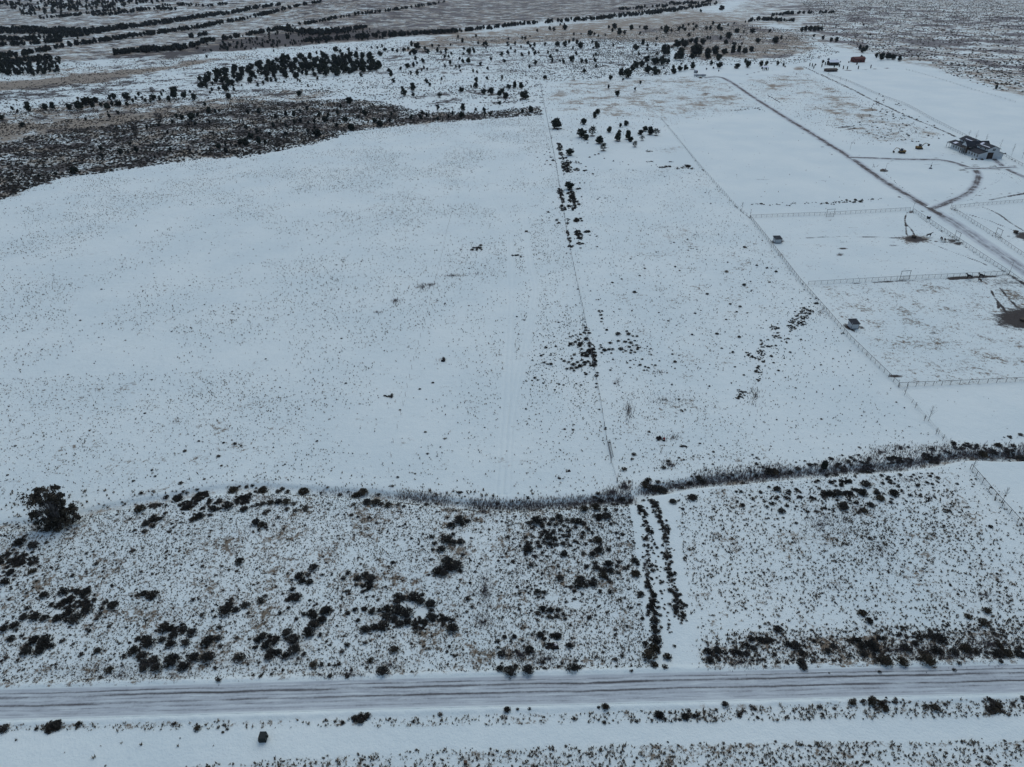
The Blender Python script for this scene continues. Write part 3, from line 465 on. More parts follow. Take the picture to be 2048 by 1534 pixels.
DRIVE = curve([(1408,156),(1425,154),(1443,155),(1463,165),(1500,190),(1550,222),(1600,253),(1650,284),(1700,315),(1740,343),(1780,370),(1820,394),(1860,417),(1900,441),(1940,467),(1980,494),(2020,521),(2070,556),(2140,605)], 4)
CIRC = curve([(1700,315),(1735,316),(1790,318),(1840,319),(1880,320),(1910,326),(1930,333),(1948,338),(1956,350),(1952,368),(1940,383),(1918,396),(1895,405),(1866,417)], 5)
BARNRD = curve([(1985,316),(1997,326),(2010,336),(2030,346),(2060,360),(2110,386)], 4)
LINK = curve([(1930,337),(1965,337),(2000,336),(2032,334)], 4)
HA = [(1277,1012),(1298,1060),(1293,1084),(1296,1108),(1293,1133),(1297,1158),(1304,1191),(1307,1225),(1309,1260),(1312,1300)]
HB = [(1302,998),(1316,1019),(1320,1040),(1331,1056),(1330,1088),(1334,1108),(1338,1133),(1342,1152),(1344,1176),(1351,1192),(1356,1215),(1364,1242)]
# ------------------------------------------------------------------ ground attributes in the picture frame -> stored on the land
FIELD = [(-400,520),(0,402),(60,378),(130,355),(200,348),(300,333),(400,321),(480,315),(560,303),(640,283),(700,265),(760,258),(850,248),(960,241),(1085,231),(1115,330),(1140,500),(1170,640),(1195,800),(1215,925),(1240,985),(1060,1004),(940,1002),(800,985),(640,975),(480,968),(320,990),(200,1012),(110,1035),(-400,1060)]
SCRUB_L = [(-400,430),(-400,290),(0,290),(100,262),(200,252),(300,240),(370,225),(450,215),(560,203),(700,198),(760,203),(850,225),(960,225),(1080,212),(1086,230),(960,240),(850,247),(760,257),(700,264),(640,282),(560,302),(480,314),(400,320),(300,332),(200,347),(130,354),(60,377),(0,401),(-400,520)]
SCRUB_M = [(-400,300),(-400,225),(0,222),(120,205),(250,200),(400,195),(520,182),(640,178),(700,190),(560,203),(450,215),(370,225),(300,240),(200,252),(100,262),(0,290)]
BROWNH = [(380,98),(430,85),(480,80),(560,66),(640,60),(720,60),(790,60),(880,62),(960,56),(930,66),(800,74),(740,82),(640,88),(560,96),(450,104),(380,108)]
SADDLE = [(230,110),(300,103),(400,95),(400,112),(300,116),(180,122),(120,122)]
def soft(px, py, poly, amp=0.0, fx=None, fy=None):
    return inpoly(px, py, poly).astype(float)
def paint(px, py, x, y):
    n = lambda s, a: (fbm(x, y, s)-.5)*a
    wx = px+n(25, 30)*(1+0*px); wy = py+n(25, 10)*np.clip((py)/300, .15, 1.2)
    Zr = np.zeros(np.shape(px)); A = dict(mud=Zr.copy(), tan=Zr.copy(), scrub=Zr.copy(), oak=Zr.copy(), trod=Zr.copy()); B = {k: v.copy() for k, v in A.items()}
    def poly(k, pts, v, mode='max'):
        m = inpoly(wx, wy, pts)
        B[k][m] = np.maximum(B[k][m], v) if mode == 'max' else v
    def ell(k, cx, cy, rx, ry, v, ang=0, p=2):
        ca, sa = math.cos(ang), math.sin(ang); dx = px-cx; dy = py-cy
        u = (dx*ca+dy*sa)/rx; w = (-dx*sa+dy*ca)/ry; g = v*np.exp(-(u*u+w*w)**(p/2.0)); A[k] = np.maximum(A[k], g)
    def line(k, pts, wm, v, c=True):
        q = W(curve(pts, 4) if c else pts); xs = [a for a, b in q]; ys = [b for a, b in q]
        m = (x > min(xs)-8) & (x < max(xs)+8) & (y > min(ys)-8) & (y < max(ys)+8)
        d, s = pl_dist(x[m], y[m], q); A[k][m] = np.maximum(A[k][m], v*np.exp(-(d/(wm*1.15))**2)*(.45+1.1*vnoise(x[m], y[m], 4)))
    far = [(-900,-80),(3000,-80),(3000,-20),(3000,20),(-900,20)]
    poly('tan', [(-900,-80),(900,-80),(900,10),(700,45),(560,75),(380,100),(180,125),(-900,150)], .52)
    poly('scrub', [(-900,-80),(900,-80),(900,10),(700,45),(560,75),(380,100),(180,125),(-900,150)], .40)
    poly('tan', [(560,20),(900,-80),(1500,-80),(1450,10),(1200,35),(900,60),(700,68),(640,45)], .58); poly('scrub', [(560,20),(900,-80),(1500,-80),(1450,10),(1200,35),(900,60),(700,68),(640,45)], .46)
    poly('oak', [(700,20),(1000,-80),(1500,-80),(1400,5),(1200,32),(900,58),(760,60)], .38)
    poly('tan', [(1400,40),(1480,5),(1500,-80),(3000,-80),(3000,330),(2048,200),(1900,150),(1780,120),(1650,90),(1560,52)], .50)
    poly('scrub', [(1400,20),(1480,5),(1500,-80),(3000,-80),(3000,130),(2048,130),(1900,120),(1750,110),(1650,80),(1560,45)], .10)
    poly('oak', [(1480,10),(1600,0),(1800,15),(2048,30),(3000,40),(3000,150),(2048,110),(1960,105),(1900,118),(1820,112),(1760,95),(1680,85),(1600,55)], .42)
    poly('oak', [(1640,88),(1700,80),(1800,100),(1900,112),(2048,100),(3000,100),(3000,250),(2048,165),(1950,135),(1860,130)], .36)
    poly('tan', [(1860,120),(1960,110),(2048,120),(3000,150),(3000,300),(2048,190),(1960,165),(1890,140)], .45)
    for q in [(1755,14),(1960,45),(1900,60)]: ell('oak', q[0], q[1], 60, 7, -1)
    poly('tan', [(1200,40),(1400,18),(1480,40),(1600,70),(1650,100),(1560,118),(1380,120),(1340,90),(1180,80),(1050,66),(900,75),(820,82),(900,68)], .66)
    poly('oak', [(1260,50),(1400,30),(1560,60),(1620,100),(1560,120),(1400,125),(1380,100),(1300,70)], .26)
    poly('tan', [(820,78),(1000,70),(1180,60),(1200,80),(1000,92),(830,105),(780,115)], .62); poly('scrub', [(800,84),(1180,62),(1340,90),(1340,130),(1060,150),(800,150),(700,150),(640,170),(420,196),(300,200),(-900,260),(-900,178),(0,178),(250,160),(420,118),(600,110),(760,95)], .36)
    poly('scrub', [(-900,180),(0,178),(250,150),(330,150),(200,180),(60,200),(-900,230)], .52)
    poly('tan', [(-900,185),(0,163),(60,160),(160,150),(300,135),(420,116),(560,104),(560,108),(420,124),(300,148),(190,168),(60,178),(0,182),(-900,205)], .95)
    poly('tan', [(40,140),(160,132),(300,118),(400,110),(400,114),(300,130),(160,148),(30,158)], .45); poly('scrub', [(200,135),(330,112),(400,112),(360,128),(230,145)], .40)
    poly('scrub', BROWNH, .80); poly('tan', BROWNH, .8); poly('scrub', SADDLE, .72); poly('tan', SADDLE, .6)
    poly('tan', SCRUB_M, .55); poly('scrub', SCRUB_M, .36)
    poly('scrub', SCRUB_L, .50); poly('tan', SCRUB_L, .50)
    ell('scrub', 80, 310, 120, 14, .66, -.05); ell('scrub', 20, 375, 60, 16, .62, -.35); ell('scrub', 620, 245, 150, 22, .52, -.2); ell('scrub', 560, 288, 60, 6, .62, -.25)
    poly('tan', [(-900,300),(0,254),(120,246),(220,238),(330,222),(385,214),(385,221),(300,238),(200,254),(80,264),(0,278),(-900,330)], .85); poly('scrub', [(-900,290),(0,256),(200,240),(380,216),(380,221),(200,252),(0,272)], .12, 'set')
    for (cx, cy, rx, ry, v) in [(560,188,45,4,.75),(760,188,70,5,.55),(860,192,60,8,.55),(1010,196,40,3,.6),(760,170,60,3,.4),(640,172,50,2,.4),(960,186,60,10,.42),(90,195,110,4,.6),(320,165,50,4,.45),(1010,205,50,4,.5),(880,205,60,6,.5)]: ell('scrub', cx, cy, rx, ry, v, -.06)
    # snowy fields to the right of the wire fence
    poly('tan', [(1085,160),(1290,152),(1420,150),(1475,175),(1530,215),(1420,232),(1335,240),(1100,225)], .40)
    poly('tan', [(1455,170),(1500,150),(1600,140),(1700,185),(1800,225),(1890,270),(1880,290),(1760,290),(1690,268),(1600,215)], .38)
    poly('tan', [(1110,230),(1335,245),(1400,335),(1480,420),(1400,430),(1200,350),(1120,330)], .12)
    poly('tan', [(1130,480),(1560,480),(1600,600),(1400,800),(1700,900),(1880,900),(1240,960),(1215,900)], .0)
    for (cx, cy, rx, ry, v) in [(1715,257,28,4,.8),(1680,250,32,3,.6),(1738,220,24,4,.8),(1545,172,8,5,.8),(1410,188,12,4,.7),(1440,178,18,3,.5),(1500,155,12,2,.5),(1598,137,14,5,.9),(1735,245,20,3,.5)]: ell('tan', cx, cy, rx, ry, v); 
    for (cx, cy, rx, ry, v) in [(1690,254,22,2.5,.75),(1700,258,16,2,.7),(1730,249,14,1.5,.6),(1412,187,9,2,.55),(1738,222,14,2,.5),(1480,220,16,2,.6)]: ell('mud', cx, cy, rx, ry, v, -.08)
    poly('tan', [(1940,270),(2100,262),(2100,300),(2048,300)], .0)
    # dry grass patches
    for (cx, cy, rx, ry, v) in [(1330,470,70,18,.26),(1390,372,40,12,.28),(1340,300,50,10,.45),(1350,335,50,8,.25),(1230,640,30,20,.25),(860,605,40,8,.3),(920,550,40,5,.35),(1260,835,30,22,.5),(1320,800,60,12,.4),(1630,1080,45,40,.6),(1700,1030,60,40,.35),(1740,1120,60,30,.35),(970,1175,22,45,.5),(970,1240,24,20,.5),(590,1300,60,20,.35),(760,1330,130,12,.5),(1080,1315,60,22,.65),(1480,1310,120,22,.6),(1800,1300,220,26,.55),(250,1345,160,12,.35),(1850,960,90,60,.25),(1100,1420,160,8,.4),(1600,1415,220,9,.6),(1900,1415,140,12,.45),(1400,1500,600,30,.45),(1900,1500,200,30,.6),(400,770,70,40,.1),(1120,520,40,60,.1),(1260,1310,60,20,.4),(1640,640,60,14,.3)]: ell('tan', cx, cy, rx, ry, v*(.45 if cy > 560 else 1))
    cd, cs = pl_dist(x, y, CREEK); m = (y < 220) & (y > 20); k = np.where(m, np.exp(-((cd)/1.7)**2)*(.5+.6*fbm(x, y, 9)), 0); hd = np.minimum(pl_dist(x, y, W(HA))[0], pl_dist(x, y, W(HB))[0]); A['mud'] = np.maximum(A['mud'], np.where((y < 140) & (y > 60), .52*np.exp(-(hd/.6)**2)*(.6+.7*vnoise(x, y, 1.2)), 0))
    A['tan'] = np.maximum(A['tan'], k*.5); A['mud'] = np.maximum(A['mud'], np.where(m, np.exp(-(cd/1.0)**2)*(.10+.42*vnoise(x, y, 6)*smooth(-40, 60, x)), 0))
    # paddocks
    poly('trod', [(1620,573),(2020,550),(2100,560),(2100,765),(1797,772),(1700,668)], .30); poly('trod', [(1510,440),(1820,424),(2008,546),(1617,566)], .14); poly('trod', [(1905,420),(2100,405),(2100,530),(1990,480)], .1)
    poly('trod', [(-900,1080),(170,1040),(480,990),(700,995),(940,1020),(1260,1012),(1290,1335),(0,1385),(-900,1420)], .34); poly('trod', [(1345,1000),(1500,965),(1900,930),(2100,1100),(2400,1330),(1400,1345)], .24); poly('trod', [(1500,1280),(2400,1240),(2400,1330),(1400,1342)], .40); poly('trod', [(380,1530),(900,1500),(1340,1490),(1600,1482),(2300,1478),(2400,2200),(-500,2200),(-60,1600)], .32); poly('trod', [(-300,1448),(600,1438),(1400,1416),(2300,1384),(2300,1430),(1380,1445),(600,1455),(-300,1468)], .28); poly('trod', [(1220,480),(1560,480),(1600,600),(1400,800),(1600,930),(1240,960)], .20); poly('trod', [(-900,760),(500,780),(600,960),(170,1025),(-900,1060)], .20); poly('trod', FIELD, .12)
    ell('trod', 2035, 595, 90, 40, .45); ell('mud', 2030, 600, 55, 34, .30); ell('trod', 1829, 480, 42, 13, .6)
    ell('mud', 2050, 637, 66, 24, 1.1, 0, 2.4); ell('mud', 1829, 478, 24, 7, 1.1, .08, 2.2); ell('mud', 2060, 473, 34, 9, 1.1, .1, 2.4); ell('mud', 1555, 483, 15, 5, .85, 0, 2.4); ell('mud', 1699, 655, 17, 6, .8, .5, 4); ell('mud', 1720, 655, 12, 5, .55, .2, 4)
    ell('mud', 2010, 566, 65, 16, .46, .05); ell('mud', 1960, 560, 60, 8, .42, -.02)
    ell('mud', 1955, 297+25, 14, 4, 0)
    line('mud', [(1700,567),(1800,562),(1900,557),(1960,554),(2018,550)], .8, .55, False); line('mud', [(1900,557),(1960,554),(2018,550)], 1.2, .9, False); line('mud', [(2018,549),(2060,575),(2110,604)], 1.1, 1.0, False)
    for a in ([(1815,424),(1810,436),(1812,448),(1822,458),(1829,470)], [(1810,440),(1812,455),(1813,468),(1818,472)], [(1850,482),(1875,492),(1900,502),(1930,513),(1960,524),(1972,530)], [(1905,418),(1940,430),(1975,440),(2000,450),(2028,461)], [(1965,414),(1985,422),(2003,432),(2020,445),(2045,460)], [(1845,478),(1880,484),(1910,483)], [(1600,477),(1630,475),(1680,473),(1740,474),(1800,476)], [(2010,474),(2040,480),(2080,482)], [(2005,475),(2020,472),(2040,471)]): line('mud', a, .42, .78)
    for a in ([(1570,484),(1650,485),(1720,483),(1790,484)],): line('mud', a, .4, .42)
    for a in ([(1982,580),(1990,596),(2003,612),(2012,624)], [(2000,576),(2015,594),(2030,610),(2040,622)], [(1995,604),(1997,616)]): line('mud', a, .45, .85)
    line('mud', [(1960,603),(1972,622),(1990,632)], .5, .35); line('mud', [(1700,653),(1800,654),(1990,655)], .3, .36)
    line('mud', [(1824,424),(1850,441),(1905,478),(1940,500),(1980,526),(2018,549)], .5, .5, False)
    line('mud', [(1980,400),(2010,394),(2060,385)], .9, .7); line('mud', [(1900,418),(1960,416)], .4, .5)
    for (cx, cy, rx, ry, v) in [(1686,497,11,2.2,.85),(1680,509,12,5,.6),(1788,491,12,2.5,.6),(1734,599,9,2,.6),(1865,666,12,3,.55),(1884,720,11,3,.5),(1986,717,10,3,.5),(1790,752,18,3,1.0),(1878,418,8,3,.5),(1872,402,12,3,.35),(1910,378,14,2,.4),(1950,405,10,2,.4),(1965,387,8,2,.4),(1925,340,14,3,.6),(1950,330,12,3,.5),(1905,295,18,2,.7),(2020,333,16,3,.7),(1942,304,22,2,.6),(1903,482,10,5,.8),(1917,487,12,5,.8),(1822,424,6,3,.9),(1900,480,30,5,.45),(880,608,30,5,.0)]: ell('mud', cx, cy, rx, ry, v)
    # weedy fence foot running away on the right, far lane
    line('mud', [(1606,133),(1640,148),(1665,160),(1690,172),(1720,187),(1760,207),(1800,226),(1850,247),(1890,263),(1925,280)], 1.0, .85, False)
    line('mud', [(1668,142),(1720,140),(1780,136),(1815,136)], 1.3, .75, False)
    line('mud', [(1445,155),(1480,152),(1515,144),(1545,141)], 1.2, .5); line('mud', [(1790,139),(1850,141),(1880,146)], 1.5, .3)
    line('mud', [(1448,165),(1465,180)], .9, .5, False)
    # litter and bare soil below the trees
    # wheel marks near the barn and on the plain fields (compressed snow lets a little soil show)
    for a in ([(1350,245),(1365,270),(1395,330),(1450,355),(1600,360),(1760,362)], [(1340,255),(1330,262),(1350,272),(1380,272)], [(1990,345),(2003,356),(1980,372),(1940,392)], [(2000,345),(2030,360),(2040,372)], [(1745,318),(1750,335),(1765,325),(1800,322),(1830,319)], [(1840,312),(1880,311),(1915,308)], [(1950,392),(2000,388),(2060,382)]): line('mud', a, .35, .42)
    for cx, cy, rx, ry, v in [(1945,336,16,4,.9),(1962,337,14,3,.7),(1996,335,22,5,1.0),(2015,334,16,4,.8),(1868,417,12,5,.8),(1985,318,10,4,.8),(1700,314,14,4,.6),(1925,339,10,3,.6),(1880,411,14,3,.5),(1920,398,12,4,.5),(1900,428,14,5,.4)]: ell('mud', cx, cy, rx, ry, v, -.05)
    for a in ([(1940,400),(1965,380),(1990,362),(2000,350)], [(1930,402),(1990,392),(2048,388)], [(1925,396),(1975,372),(2005,358),(1995,345)], [(2000,340),(2030,352),(2045,366)], [(1995,342),(2020,352),(2035,368)], [(1870,309),(1900,306),(1930,304)], [(1860,313),(1890,307),(1915,310)], [(1745,335),(1755,325),(1790,321)], [(1950,358),(1975,352),(1990,345)], [(1560,460),(1620,450),(1700,455),(1780,450)], [(1600,520),(1700,530),(1800,520),(1900,535)], [(1700,590),(1800,620),(1900,600)], [(1750,700),(1850,690),(1950,700),(2040,690)], [(1800,640),(1900,660),(2000,690)]): line('mud', a, .28, .40)
    q = np.array(densify(LANES[0], 2)+densify(LANES[1], 2)+densify(LANES[2], 1.5)); r5 = np.random.RandomState(9)
    for i in range(230):
        c = q[r5.randint(len(q))]+r5.randn(2)*np.array([3.0, 3.4]); rx, ry = .5+1.6*r5.rand(), .5+1.8*r5.rand(); m = (np.abs(x-c[0]) < 6) & (np.abs(y-c[1]) < 6)
        A['mud'][m] = np.maximum(A['mud'][m], (.35+.4*r5.rand())*np.exp(-((x[m]-c[0])/rx)**2-((y[m]-c[1])/ry)**2))
    def blur(a, r, ax):
        c = np.cumsum(np.pad(a, [(r+1, r) if i == ax else (0, 0) for i in (0, 1)], mode='edge'), axis=ax)
        return (np.take(c, np.arange(2*r+1, c.shape[ax]), ax)-np.take(c, np.arange(0, c.shape[ax]-2*r-1), ax))/(2*r+1)
    for k in B:
        b = B[k]
        for it in range(2): b = blur(blur(b, 9, 1), 2, 0)
        A[k] = np.clip(np.maximum(A[k], b)+np.minimum(A[k], 0), -1, 2)
    return A
# ------------------------------------------------------------------ ground sheet
def build_ground():
    rows = np.concatenate([np.linspace(2300, 1700, 30, endpoint=False), np.linspace(1700, 0, 1000, endpoint=False), np.linspace(0, -84, 45)])
    a, f, d = ray(np.zeros(len(rows)), rows); Y = CAMH*f/(-d); half = 0.80*(CAMH/(-d))+25
    NX = 1250
    Y = np.concatenate([[-400, -250, -150], Y]); half = np.concatenate([[500, 300, 200], half])
    o = np.argsort(Y); Y = Y[o]; half = half[o]
    for i in range(len(half)-1):
        if Y[i] < 0: half[i] = 260
    t = np.linspace(-1, 1, NX); X = half[:, None]*t[None]; YY = np.repeat(Y[:, None], NX, 1)
    Zz = terrain(X, YY); px, py = proj(X, YY, Zz)
    A = paint(px, py, X, YY)
    # bare litter under every tree
    for (x, y, r) in LITTER:
        i0, i1 = np.searchsorted(Y, y-3*r), np.searchsorted(Y, y+3*r)
        if i1 <= i0: continue
        xx = X[i0:i1]; yy = YY[i0:i1]; g = np.exp(-(((xx-x)**2+(yy-y)**2)/(r*r))**1.5); A['mud'][i0:i1] = np.maximum(A['mud'][i0:i1], g*.9)
    V = np.stack([X, YY, Zz], 2).reshape(-1, 3); n = len(Y)
    i = np.arange(n-1)[:, None]*NX+np.arange(NX-1)[None]
    F = np.stack([i, i+1, i+NX+1, i+NX], 2).reshape(-1, 4)
    g = mesh_np('ground', V, F, M['ground'], attrs={k: v.ravel() for k, v in A.items()}, smooth_=True)
    tag(g, 'snow covered high desert ground with dry grass and scrub showing through', 'ground', kind='structure')
def strip(name, pts, halfw, mat, lift, label, cat, nseg=8, step=1.0):
    pts = densify(pts, step); V = []; UV = []; L = 0
    P2 = np.array(pts); T2 = np.gradient(P2, axis=0); T2 /= np.linalg.norm(T2, axis=1)[:, None]; Nn = np.stack([-T2[:, 1], T2[:, 0]], 1)
    cum = np.concatenate([[0], np.cumsum(np.hypot(*np.diff(P2, axis=0).T))])
    for j in range(nseg+1):
        k = (j/nseg*2-1)*halfw; Q = P2+Nn*k; z = terrain(Q[:, 0], Q[:, 1])+lift
        V.append(np.stack([Q[:, 0], Q[:, 1], z], 1)); UV.append(np.stack([cum, np.full(len(cum), j/nseg)], 1))
    V = np.stack(V, 1).reshape(-1, 3); UV = np.stack(UV, 1).reshape(-1, 2); n = len(pts); k = nseg+1
    i = (np.arange(n-1)[:, None]*k+np.arange(nseg)[None]).ravel(); F = np.stack([i, i+k, i+k+1, i+1], 1)[:, ::-1]
    o = mesh_np(name, V, F, mat, uv=UV, smooth_=True); tag(o, label, cat, kind='structure'); return o
LITTER = []
# ------------------------------------------------------------------ gather plants
KEEP = []                                     # exclusion: (test) for tufts
def on_lane(x, y):
    m = np.zeros(np.shape(x), bool)
    for q, w in [(ROAD, 3.6), (LANES[0], 3.2), (LANES[1], 2.2), (LANES[2], 2.2)]:
        d, s = pl_dist(x, y, q); m |= d < w
    return m
LANES = [W(DRIVE), W(CIRC), W(BARNRD)]
def fill(poly, dens, smin, smax, clump=0.0, cs=12., seed=0, warp=0, power=2.0, thr=None):
    """plants over a picture-frame polygon at a real density per square metre, clumped by noise -> x,y,size"""
    r = np.random.RandomState(1000+seed); xs, ys = flat(np.array([p[0] for p in poly]), np.clip([p[1] for p in poly], -60, 2300))
    x0, x1, y0, y1 = xs.min(), xs.max(), ys.min(), ys.max(); n = int((x1-x0)*(y1-y0)*dens); n = min(n, 3000000)
    x = x0+(x1-x0)*r.rand(n); y = y0+(y1-y0)*r.rand(n)
    px, py = proj(x, y, terrain(x, y))
    if warp: px = px+(fbm(x, y, 18)-.5)*warp; py = py+(fbm(x+50, y, 18)-.5)*warp*.4
    m = inpoly(px, py, poly) & (px > -140) & (px < 2190)
    x, y = x[m], y[m]
    if clump:
        nz = fbm(x, y, cs, 3); t = smooth(.5-.18, .5+.18, nz) if thr is None else smooth(thr-.08, thr+.08, nz); k = r.rand(len(x)) < (1-clump)+clump*t; x, y = x[k], y[k]
    s = smin+(smax-smin)*r.rand(len(x))**power
    return x, y, s
def cat3(L): return tuple(np.concatenate([l[i] for l in L]) for i in range(3))
SHR = []        # (x, y, r, tone, src px, src py)
def add_blob(cx, cy, w, h, tone, r):
    s = float(scl(cy)); fs = float(foresh(cy)); wm = w/s
    single = 2.3 if cy > 900 else 2.0
    if (tone != 'b' or wm < 1.2) and wm < single and h/s < single*1.05:
        rad = max(.26, wm*.5*(.88 if cy > 1385 else .98 if cy > 1320 else 1.12 if cy > 900 else .95)); bh = rad*1.3; fh = h/s; py = cy+max(0, .28*min(h, w)); x, y = PC[(cx, cy, w, h)][0]; SHR.append((float(x), float(y), rad, tone, cx, cy)); return
    hm = max(0.5, (h/s-(.35 if cy > 700 else .75))/max(fs, .25)*.92); n0 = 0
    sz = (.45 if cy > 900 else .5 if cy > 450 else .62)*(.62 if tone == 'b' else 1)
    area = math.pi*(wm/2)*(hm/2); n = max(2, int(area/(sz*sz*(3.6 if tone == 'b' else .85 if cy > 900 else 1.5 if cy > 450 else 2.3))))
    x0, y0 = PC[(cx, cy, w, h)][1]; P0 = []
    for k in range(n*6):
        if len(P0) >= n: break
        a = r.rand()*6.283; q = math.sqrt(r.rand()); q *= 1.12 if r.rand() < .25 else 1; x = x0+math.cos(a)*q*(wm/2-.08)+r.randn()*.12; y = y0+math.sin(a)*q*(hm/2)+r.randn()*(.25 if cy > 450 else .9)
        if vnoise(np.array([x]), np.array([y]), .9)[0] < .22: continue
        if min([1e9]+[math.hypot(x-u, y-v) for u, v, _ in P0]) < sz*.68: continue
        P0.append((x, y, sz*(.5+.9*r.rand()**1.5)))
    for x, y, q in P0: SHR.append((float(x), float(y), float(q), tone, cx, cy))
rb = np.random.RandomState(3)
_c = PF([b[0] for b in BL]*1, [b[1] for b in BL]); _s = PF([b[0] for b in BL], [b[1]+max(0, .28*min(b[3], b[2])) for b in BL]); _m = PF([b[0] for b in BL], [b[1]+b[3]*.06 for b in BL])
PC = {(b[0], b[1], b[2], b[3]): ((float(_s[0][i]), float(_s[1][i])), (float(_m[0][i]), float(_m[1][i]))) for i, b in enumerate(BL)}
for b in BL: add_blob(*b, rb)
def rowpx(pts, sp, rmin, rmax, jit, tone='d', seed=0, keep=1.0):
    r = np.random.RandomState(seed); q = densify(W(pts), sp)
    for x, y in q:
        if r.rand() > keep: continue
        x += r.randn()*jit; y += r.randn()*jit; px, py = proj(x, y, 0.); SHR.append((x, y, rmin+(rmax-rmin)*r.rand()**2, tone if r.rand() < .8 else 'b', float(px), float(py)))
HA = [(1277,1012),(1298,1060),(1293,1084),(1296,1108),(1293,1133),(1297,1158),(1304,1191),(1307,1225),(1309,1260),(1312,1300)]
HB = [(1302,998),(1316,1019),(1320,1040),(1331,1056),(1330,1088),(1334,1108),(1338,1133),(1342,1152),(1344,1176),(1351,1192),(1356,1215),(1364,1242)]
HC = [(1285,1020),(1297,1050),(1304,1075),(1310,1100),(1315,1130),(1318,1150),(1323,1170),(1327,1200),(1333,1230),(1340,1265)]
for k in range(4): rowpx(HA, .66, .18, .6, .55, seed=10+k, keep=.92)
for k in range(4): rowpx(HB, .66, .18, .6, .6, seed=20+k, keep=.92)
rowpx([(1318,1020),(1333,1060),(1338,1090),(1343,1140),(1350,1190),(1362,1240)], .9, .25, .5, .3, seed=33, keep=.8)
for k in range(2): rowpx(HC, .8, .2, .42, .3, seed=40+k, keep=.7)
rowpx([(1262,1000),(1240,998),(1215,1003),(1190,1006)], .6, .35, .8, .4, seed=50); rowpx([(1225,1008),(1245,1007),(1262,1007)], .4, .3, .6, .3, seed=51)
rowpx([(1290,985),(1340,974),(1400,963),(1480,955),(1560,945),(1640,937),(1720,928)], 1.1, .3, .75, .9, 'b', 52, .7)
for k in range(1): rowpx([(1640,938),(1720,930),(1800,924),(1870,915),(1930,905),(2000,908),(2060,905)], .8, .3, .9, 1.2, 'b', 53+k, .45)
rowpx([(1480,958),(1500,940),(1560,935),(1600,925)], 1.2, .3, .6, .9, 'b', 56, .5)
rowpx([(830,1000),(900,1006),(960,1012)], .7, .25, .6, .5, 'b', 57, .5); rowpx([(950,1012),(1060,1016),(1180,1006)], 1.4, .2, .45, .5, 'b', 58, .5)
rowpx([(200,1018),(300,1000),(400,985),(480,977),(560,976),(640,981)], 1.6, .25, .55, .6, 'b', 59, .6)
rowpx([(1505,408),(1550,410),(1600,407),(1660,406),(1700,403),(1735,400),(1765,397)], 1.0, .25, .75, 1.0, 'd', 60, .85); rowpx([(1640,408),(1720,402)], 1.0, .35, .85, 1.3, 'd', 61)
rowpx([(1085,170),(1112,330),(1140,500),(1160,600)], 4, .2, .5, .3, 'd', 62, .55); rowpx([(1165,630),(1185,740),(1200,830),(1216,910)], 2.5, .2, .45, .3, 'd', 63, .6); rowpx([(1118,350),(1150,520)], 4, .2, .4, 3.5, 'd', 64, .8)
rowpx([(1345,262),(1400,335),(1470,415),(1500,437)], 4.5, .2, .45, .2, 'b', 65, .6); rowpx([(1470,412),(1500,438)], 1.5, .3, .5, .2, 'b', 66, .7)
rowpx([(1606,133),(1700,178),(1800,225),(1900,268),(1925,280)], 3.0, .3, .7, .4, 'b', 67, .75); rowpx([(1960,292),(2048,330)], 4, .3, .6, .3, 'b', 68, .5)
rowpx([(1855,445),(1910,478),(1960,514),(2005,542)], 2.0, .15, .38, .3, 'b', 69, .6); rowpx([(1940,935),(1980,985),(2048,1062)], 1.5, .15, .38, .2, 'b', 70, .5); rowpx([(1905,420),(1960,456),(1985,472)], 3.0, .15, .35, .3, 'b', 71, .6)
rowpx([(1762,340),(1790,365),(1820,385)], 3, .2, .35, .3, 'd', 72, .8); rowpx([(1536,192),(1547,197),(1558,205)], 2.2, .4, .8, .6, 'd', 73); rowpx([(1462,222),(1482,220),(1510,215),(1525,222)], 2.4, .4, .9, .9, 'd', 74)
rowpx([(1530,1340),(1700,1336),(2048,1318)], 2.5, .2, .5, 1.2, 'b', 75, .6); rowpx([(0,1358),(300,1352),(700,1338),(960,1330)], 2.6, .15, .4, 1.3, 'b', 76, .7); rowpx([(980,1290),(1100,1290),(1280,1300)], 1.6, .15, .35, 1.6, 'd', 77, .8)
# scattered sagebrush over whole regions: dense belt, plains, strips
SC = []
fillr = []
fillr.append(fill(SCRUB_L, .62, .28, .85, .30, 14, 1)); fillr.append(fill([(-200,345),(130,350),(60,377),(0,402),(-300,470),(-300,345)], .55, .3, .8, .2, 14, 2)); fillr.append(fill([(480,318),(640,286),(700,268),(640,256),(560,270),(440,300)], .38, .3, .8, .2, 10, 3))
fillr.append(fill(SCRUB_M, .30, .3, .75, .8, 20, 4)); fillr.append(fill([(640,175),(1085,168),(1090,218),(960,238),(850,225),(760,203),(640,200)], .2, .3, .75, .85, 14, 5))
fillr.append(fill([(-200,150),(400,110),(800,80),(1180,62),(1340,90),(1340,150),(1085,165),(640,175),(300,200),(-200,240)], .075, .35, .8, .7, 30, 6)); fillr.append(fill([(1050,120),(1340,95),(1340,150),(1090,162),(980,140)], .12, .35, .7, .5, 20, 7))
fillr.append(fill([(1100,100),(1400,40),(1600,60),(1680,105),(1600,128),(1340,132)], .08, .4, .9, .6, 30, 8)); fillr.append(fill([(1600,0),(2200,0),(2200,190),(1960,165),(1880,130),(1720,100),(1640,60)], .03, .6, 1.3, .6, 25, 9))
fillr.append(fill([(1860,125),(2200,120),(2200,215),(1990,180),(1900,150)], .05, .5, 1.2, .6, 18, 10))
